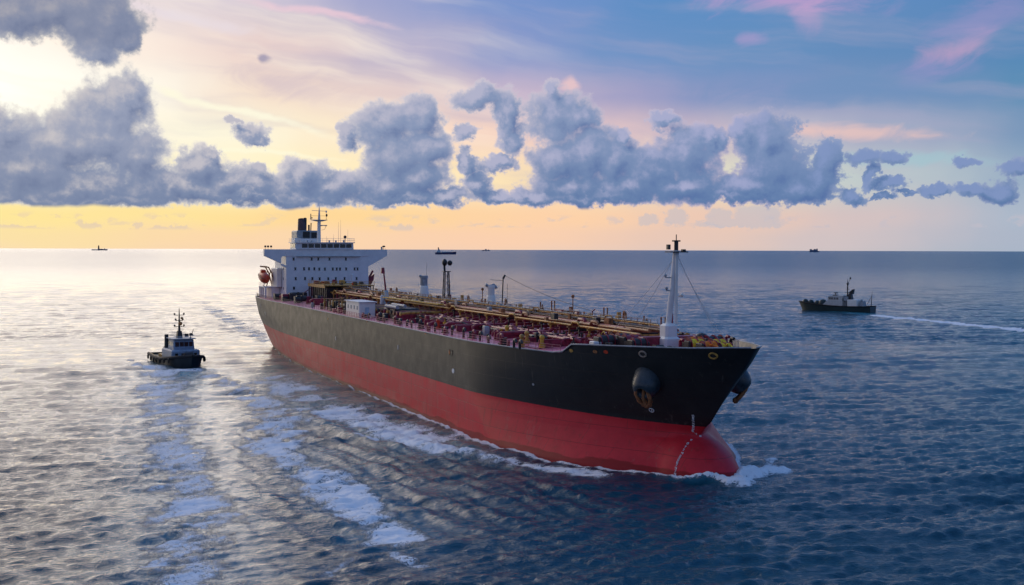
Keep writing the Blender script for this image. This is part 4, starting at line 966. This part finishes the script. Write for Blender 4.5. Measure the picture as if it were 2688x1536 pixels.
def anchor_set(side):
    X0, z0 = 231.8, 12.6
    p, n = surf(X0, z0, side)
    ax = (n + Vector((.12, 0, -.22))).normalized(); base = p - ax*1.6
    a1 = ax.orthogonal().normalized(); 
    mb = MB(); prof = [(0, 2.15), (.8, 2.1), (1.6, 2.0), (2.5, 1.85), (3.2, 1.6), (3.7, 1.25), (3.95, .85), (3.7, .6), (3.0, .5)]
    up = (Vector((0, 0, 1)) - ax*ax.z).normalized(); t = up.cross(ax).normalized(); n_ = 20; vs = []
    for d, r_ in prof:
        dr = -.10*d
        for k in range(n_):
            a = 2*math.pi*k/n_; vs.append(base + ax*d + t*r_*1.02*math.cos(a) + up*(r_*math.sin(a)+dr))
    mb.add(vs, [(i*n_+k, i*n_+(k+1) % n_, (i+1)*n_+(k+1) % n_, (i+1)*n_+k) for i in range(len(prof)-1) for k in range(n_)], True)
    bol = part(mb, 'anchor_bolster', paint('bolster paint', (.03, .045, .055), .35, var=.3))
    e = empty_part('anchor', (0, 0, 0)); c = base + ax*3.6 - up*.45
    am = rustm
    part(MB().tube([base + ax*2.6 + up*.3, c + ax*.3 - up*.9, c + ax*.05 - up*2.0], [.26, .26, .34], 6), 'shank', am, e)
    for s_ in (-1, 1):
        part(MB().tube([c - up*2.2 + t*s_*.30, c - up*1.5 + t*s_*.85 + ax*.15, c - up*.2 + t*s_*.95 + ax*.2, c + up*1.0 + t*s_*.62 + ax*.05], [.34, .30, .26, .10], 6), 'fluke', am, e)
    part(MB().tube([c - up*2.15 - t*.65, c - up*2.15 + t*.65], .32, 8).ball(tuple(c - up*2.3), .45, 8, 5), 'crown', am, e)
for s_ in (-1, 1): anchor_set(s_)
# bow thruster mark: white ring with a cross
rg_ = ring_on(229.8, 8.2, .36, .30, .07, 'thruster_mark', white); plate_on(229.8, 8.2, .10, .22, 'thruster_cross', white, n_=4)
# draught marks: little white figures down the stem
zz = 8.4; k = 0
def fig(X, z, s_, parent):
    p, n = surf(X, z); up = (Vector((0, 0, 1)) - n*n.z).normalized(); t = up.cross(n).normalized(); mb = MB()
    segs = random.choice([((0, 0), (0, 1), (1, 1), (1, 0), (0, 0)), ((1, 1), (0, 1), (0, 0), (1, 0), (1, .5), (0, .5)), ((0, 1), (1, 1), (.3, 0)), ((0, 1), (0, .5), (1, .5), (1, 1), (1, 0)), ((0, 1), (1, 1), (1, .5), (0, .5), (0, 0), (1, 0))])
    mb.tube([p + n*.03 + t*(q[0]-.5)*s_*.7 + up*(q[1]-.5)*s_ for q in segs], .055, 4)
    return mb
for i in range(22):
    z = 7.9 - i*.37
    X = float(np.interp(z, [0, .5, 1.9, 3.06, 3.96, 4.6, 5.5, 7.07, 8.3], [236.1, 236.0, 235.7, 235.5, 235.0, 234.5, 233.6, 234.6, 235.3]))
    part(fig(X, z, .32, hull), 'draught_mark', white, hull)
for X, z in ((106, 9.7), (153.5, 11.3), (22, 11.2), (14, 13.2)): plate_on(X, z, .16, .5, 'hull_mark', white, n_=6)
plate_on(184.4, 9.7, .55, .42, 'hull_mark', white, n_=7); plate_on(98.8, 13.8, .3, .3, 'hull_mark', gold, n_=6)
plate_on(182.6, 12.7, .35, .5, 'scupper', rustm, n_=4); plate_on(183.8, 12.7, .2, .5, 'scupper', black, n_=4)
plate_on(210, 10.0, .25, .2, 'hull_mark', grey, n_=6)
for X in (45, 92, 132, 170): plate_on(X, 15.0, .5, .12, 'scupper', rustm, n_=4)

# ------------------------------------------------------------------ small craft
def hull_form(L_, Bm, zs, fore, flare=.85, stern=.8, sheer=1.2, rake=1.2, tumble=0):
    """simple boat hull: returns MB; x forward, centred; zs = deck height amidships"""
    mb = MB(); nx, nz = 22, 6; V = []
    for side in (-1, 1):
        for i in range(nx):
            t = i/(nx-1)
            for j in range(nz):
                v = j/(nz-1); zt = zs + sheer*max(0, (t-.35)/.65)**1.7 + .25*max(0, (.25-t)/.25)
                z = -1.0 + v*(zt+1.0)
                x = -L_/2 + t*(L_ + rake*(v-.5)*t)
                b_ = (1 if t < fore else (1-((t-fore)/(1-fore))**2.2)**.6) * (stern + (1-stern)*min(1, t/.3))
                b_ *= flare + (1-flare)*v
                V.append((x, side*Bm/2*b_, z))
    n = nx*nz; F = []
    for s_ in (0, 1):
        for i in range(nx-1):
            for j in range(nz-1):
                a = s_*n+i*nz+j; F.append((a, a+nz, a+nz+1, a+1))
    mb.add(V, F, True)
    mb.add([V[j] for j in range(nz)] + [V[n+j] for j in range(nz)], [(j, j+1, nz+j+1, nz+j) for j in range(nz-1)])
    top = [V[i*nz+nz-1] for i in range(nx)] + [V[n+i*nz+nz-1] for i in range(nx)]
    return mb, top, nx
def deck_from(top, nx, dz=-.5):
    vs = [(x, y*.97, z+dz) for x, y, z in top]
    return MB().add(vs, [(i, i+1, nx+i+1, nx+i) for i in range(nx-1)])

def harbour_tug(loc, rz):
    e = empty('tugboat', loc, rz)
    tag(e, 'small dark tugboat with pale wheelhouse and tall mast, left of the tanker', 'tugboat')
    P_ = lambda mb, n, m, p=None: mb.build(n, m, p or e)
    hm = paint('tug hull black', (.010, .018, .022), .4)
    mb, top, nx = hull_form(28, 9.6, 1.7, .62, .82, .92, 1.5, 1.5)
    P_(mb, 'hull', hm); P_(deck_from(top, nx), 'deck', paint('tug deck', (.20, .17, .09), .6, rust=.5))
    for s_ in (0, 1):
        P_(MB().tube([(x, y*1.02, z-.25) for x, y, z in top[s_*nx:(s_+1)*nx]], .42, 7), 'fender', rubber)
    P_(MB().tube([(x, y*.98, z+.08) for x, y, z in top[:nx//2]], .12, 5), 'bulwark_rail', gold)
    P_(MB().box(-9, -2.5, -3.0, 3.0, 1.3, 2.0), 'deck_hatch', gold)
    ho = P_(MB().box(-2.5, 8.5, -3.6, 3.6, 1.6, 4.1, bevel=.3), 'deckhouse', paint('shade-toned blue paint', (.22, .29, .38), .5, rust=.3))  # house colour darkened to stand for its shadow side
    for y in (-2.4, -.8, .8, 2.4): P_(MB().box(8.45, 8.56, y-.35, y+.35, 2.6, 3.3), 'window', glass, ho)
    P_(MB().box(3, 4, 3.58, 3.66, 1.9, 3.6).box(0, .9, 3.58, 3.66, 1.9, 3.6), 'door', grey, ho)
    wh_ = P_(MB().box(.4, 6.6, -2.7, 2.7, 4.1, 6.7, taper=.06, bevel=.25), 'wheelhouse', MATS['shade-toned blue paint'])
    for y in (-1.75, -.58, .58, 1.75): P_(MB().box(6.42, 6.62, y-.48, y+.48, 4.9, 6.0), 'window', glass, wh_)
    for s_ in (-1, 1):
        for x in (1.6, 3.2, 4.8): P_(MB().box(x-.6, x+.6, s_*2.56-.08, s_*2.56+.08, 4.9, 6.0), 'window', glass, wh_)
    P_(MB().box(0, 7.1, -3.0, 3.0, 6.7, 6.9), 'roof', grey, wh_)
    P_(MB().tube([(x, y, 6.9) for x, y in ((6.9, -2.8), (6.9, 2.8))], .05, 4).tube([(6.9, -2.8, 7.5), (6.9, 2.8, 7.5), (.5, 2.8, 7.5)], .05, 4), 'railing', white)
    ms = P_(MB().tube([(1.6, 0, 6.9), (1.6, 0, 9), (1.6, 0, 14.4)], [.5, .3, .10], 8), 'mast', darkm)
    for z, w_ in ((9.6, 1.2), (11.2, .9), (12.6, 1.2)): P_(MB().box(1.3, 1.9, -w_, w_, z, z+.14).ball((1.6, -w_, z+.4), .28, 6, 4).ball((1.6, w_, z+.4), .28, 6, 4), 'crosstree', darkm, ms)
    P_(MB().ball((1.9, .2, 10.5), .55, 8, 6).ball((1.9, .6, 11.9), .35, 8, 6), 'mast_lamp', paint('amber lamp', (.55, .22, .06), .4), ms)
    P_(MB().box(.8, 2.4, -.7, .7, 6.9, 8.6, taper=.3), 'mast_base', darkm)
    for s_ in (-1, 1): P_(MB().tube([(-1.2, s_*2.6, 3.9), (-1.4, s_*2.6, 7.6)], [.62, .5], 8), 'funnel', black)
    P_(MB().tube([(5.8, 1.9, 6.9), (5.8, 1.9, 7.7)], .12, 5).box(5.4, 6.5, 1.5, 2.4, 7.6, 8.2, taper=.3).tube([(5.9, 2.2, 8.1), (6.2, 2.5, 9.2)], .1, 4), 'fire_monitor', darkm)
    wi = P_(MB().tube([(-5.6, -1.5, 2.9), (-5.6, 1.5, 2.9)], 1.2, 12), 'towing_winch', black)
    P_(MB().box(-6.6, -4.6, -2.0, -1.6, 1.6, 4.0, bevel=.2).box(-6.6, -4.6, 1.6, 2.0, 1.6, 4.0, bevel=.2), 'winch_frame', cream, wi)
    P_(MB().tube([(-9, -1.6, 1.4), (-9, -1.6, 3.6), (-9, 1.6, 3.6), (-9, 1.6, 1.4)], .22, 6), 'towing_bow', darkm)
    P_(MB().tube([(11.5, -1, 3.0), (11.5, 1, 3.0)], .8, 10).box(10.6, 12.4, -1.4, -1.1, 1.6, 3.4), 'bow_winch', darkm)
    for i in range(7):
        x = -12 + i*3.6; k_ = min(range(nx), key=lambda q: abs(top[nx+q][0]-x)); tx, ty, tz = top[nx+k_]
        P_(MB().tube([(tx+.5*math.cos(a), ty+.45, tz-.9+.5*math.sin(a)) for a in np.linspace(0, 6.283, 11)], .18, 6), 'tyre', rubber)
        tx, ty, tz = top[k_]
        P_(MB().tube([(tx+.5*math.cos(a), ty-.45, tz-.9+.5*math.sin(a)) for a in np.linspace(0, 6.283, 11)], .18, 6), 'tyre', rubber)
    return e
harbour_tug((-87.3, 314.5, 0), R(-61))

def patrol_tug(loc, rz):
    e = empty('supply_tug', loc, rz)
    tag(e, 'long low dark green workboat with white cabins, right of the tanker', 'workboat')
    P_ = lambda mb, n, m, p=None: mb.build(n, m, p or e)
    hm = paint('workboat hull green', (.012, .030, .032), .45)
    wbc = paint('workboat cabin paint', (.50, .49, .47), .5, rust=.3, var=.12)
    mb, top, nx = hull_form(50, 9.5, 2.4, .60, .85, .85, 1.6, 3.0)
    P_(mb, 'hull', hm); P_(deck_from(top, nx, -.6), 'deck', darkm)
    for s_ in (0, 1): P_(MB().tube([(x, y*1.01, z) for x, y, z in top[s_*nx:(s_+1)*nx]], .28, 6), 'fender', rubber)
    for i, x in enumerate((21, 17, 12.5)): P_(MB().ball((x, 1.5, 3.5+.25*(2-i)), 1.5, 10, 6, (1.3, 1.1, .9)), 'covered_winch', hm)
    P_(MB().ball((8.6, 1.5, 3.4), 2.4, 12, 6, (1.3, 1.0, .85)), 'covered_boat', hm)
    ho = P_(MB().prism([(8.5, 2.4), (-6.0, 2.4), (-6.0, 5.0), (4.0, 5.0), (5.5, 4.4)], 1, -3.6, 3.6), 'deckhouse', wbc)
    wh_ = P_(MB().prism([(4.6, 5.0), (-5.2, 5.0), (-6.6, 7.4), (3.2, 7.2), (4.4, 6.6)], 1, -3.0, 3.0), 'wheelhouse', wbc)
    for x in (-2.2, -.4, 1.4, 3.0): P_(MB().box(x-.7, x+.7, 2.96, 3.06, 5.5, 6.4).box(x-.7, x+.7, -3.06, -2.96, 5.5, 6.4), 'window', glass, wh_)
    for y in (-2, 0, 2): P_(MB().box(4.35, 4.62, y-.7, y+.7, 5.4, 6.3), 'window', glass, wh_)
    P_(MB().box(-.5, 2.0, -1.2, 1.2, 7.2, 7.6).tube([(.6, 0, 7.5), (.6, 0, 8.5)], .3, 6).box(-1, 1.8, -.3, .3, 8.3, 8.7), 'radar', darkm)
    P_(MB().box(-16.0, -9.4, -3.9, 3.9, 2.5, 5.6, bevel=.2), 'cargo_box', cream)
    ms = P_(MB().tube([(-7.6, 0, 2.4), (-7.6, 0, 9), (-7.6, 0, 15.2)], [.6, .4, .10], 8), 'mast', darkm)
    P_(MB().ball((-9.4, 0, 15.4), .55).tube([(-7.6, 0, 12.6), (-9.4, 0, 15.2)], .12, 5), 'mast_ball', black, ms)
    P_(MB().ball((-7.6, 0, 12.6), .65, 8, 6, (1, 1, 1.2)).ball((-7.6, 0, 11.0), .5, 8, 6, (1, 1, 1.8)), 'radar_dome', black, ms)
    for z, w_ in ((13, 1.3), (10, 1.4), (8.6, 1.8)): P_(MB().box(-7.6-w_, -7.6+w_, -.15, .15, z, z+.16).box(-7.75, -7.45, -w_, w_, z, z+.16), 'crosstree', darkm, ms)
    P_(MB().box(-11.0, -8.4, -1.5, 1.5, 5.6, 8.4, taper=.35).prism([(-8.6, 8.6), (-11.6, 8.2), (-12, 10.4), (-11.2, 10.2)], 1, -1, 1), 'funnel', black)
    P_(MB().box(-9.0, -6.2, -2.5, 2.5, 5.0, 6.9), 'mast_house', grey)
    P_(MB().box(-19.6, -16.6, -2, 2, 2.4, 5.0, taper=.3).ball((-17.8, 1, 5.2), .7), 'winch', grey)
    P_(MB().tube([(-23.6, 0, 2.2), (-24.3, 0, 9.8)], [.32, .08], 6).tube([(-21, 0, 3.6), (-24.0, 0, 7.4)], .12, 5), 'stern_pole', darkm)
    P_(MB().tube([(x, 3.6, 5.1) for x in (-6, 4)], .05, 4).tube([(x, 3.6, 5.9) for x in (-6, 4)], .05, 4), 'railing', white)
    e.scale = (.76, .9, 1.06)
    return e
patrol_tug((160.8, 597, 0), math.atan2(32, -38))

def far_ship(name, label, loc, rz, L_, Bm, dk, hc, uc, kind, reds=False):
    e = empty(name, loc, rz); tag(e, label, 'ship')
    P_ = lambda mb, n, m, p=None: mb.build(n, m, p or e)
    mb, top, nx = hull_form(L_, Bm, dk, .8, .9, .9, dk*.35, L_*.03)
    h = P_(mb, 'hull', hc); P_(deck_from(top, nx, -.3), 'deck', grey)
    if kind == 'coaster':
        P_(MB().box(-L_*.42, -L_*.26, -Bm*.4, Bm*.4, dk, dk+9), 'deckhouse', uc)
        P_(MB().prism([(-L_*.37, dk+9), (-L_*.27, dk+9), (-L_*.33, dk+22), (-L_*.38, dk+22)], 1, -3, 3), 'funnel', grey)
        P_(MB().box(-L_*.38, -L_*.335, -3.2, 3.2, dk+22, dk+29), 'funnel_cap', orange)
        P_(MB().tube([(L_*.24, 0, dk), (L_*.30, 0, dk+14)], 1.2, 6).box(L_*.28, L_*.32, -1, 1, dk+12, dk+14), 'crane', uc)
        P_(MB().box(-L_*.2, L_*.22, -Bm*.35, Bm*.35, dk, dk+4), 'cargo_hatches', uc)
    elif kind == 'tanker':
        P_(MB().box(-L_*.10, -L_*.03, -Bm*.4, Bm*.4, dk, dk+55, taper=.3).box(L_*.3, L_*.34, -3, 3, dk, dk+16), 'deckhouse', uc)
        P_(MB().box(-L_*.10, L_*.22, -Bm*.3, Bm*.3, dk, dk+7), 'deck_gear', uc)
    elif kind == 'boxes':
        P_(MB().box(-L_*.44, L_*.30, -Bm*.45, Bm*.45, dk, dk+24), 'container_stack', hc)
        P_(MB().box(-L_*.44, -L_*.28, -Bm*.45, Bm*.45, dk+24, dk+36).box(-L_*.05, L_*.1, -Bm*.4, Bm*.4, dk+24, dk+38).box(L_*.2, L_*.3, -Bm*.4, Bm*.4, dk+24, dk+44), 'deckhouse', uc)
    else:
        P_(MB().box(-L_*.1, L_*.1, -Bm*.4, Bm*.4, dk, dk+22).box(L_*.25, L_*.36, -5, 5, dk, dk+16).box(-L_*.36, -L_*.2, -5, 5, dk, dk+8), 'deckhouse', uc)
    return e
blueh = paint('navy hull', (.03, .04, .12), .5, c2=(.09, .02, .04), scale=.02)
faint = paint('haze-faded grey ship', (.36, .33, .36), .8); slate = paint('haze-faded slate ship', (.10, .15, .24), .8)  # distance haze is put into these ship colours
def gp(px, D): return (px - 1344) / FPX * D, D
x_, y_ = gp(1170, 7000); far_ship('cargo_ship', 'blue and red cargo ship below the horizon behind the tanker, orange funnel top', (x_, y_, 0), R(-6), 122, 20, 12, blueh, bluegrey, 'coaster')
x_, y_ = gp(262, 17000); far_ship('distant_tanker', 'tiny dark ship on the horizon at far left with one thin upright', (x_, y_, 0), R(4), 215, 34, 14, slate, paint('dark far steel', (.05, .05, .06), .8), 'tanker')
x_, y_ = gp(1275, 22000); far_ship('distant_ship', 'faint pale ship on the horizon between the cargo ship and the foremast', (x_, y_, 0), R(0), 150, 26, 14, faint, faint, 'low')
x_, y_ = gp(2137, 20000); far_ship('container_ship', 'small blocky blue ship on the horizon above the green workboat', (x_, y_, 0), R(8), 175, 34, 14, slate, slate, 'boxes')
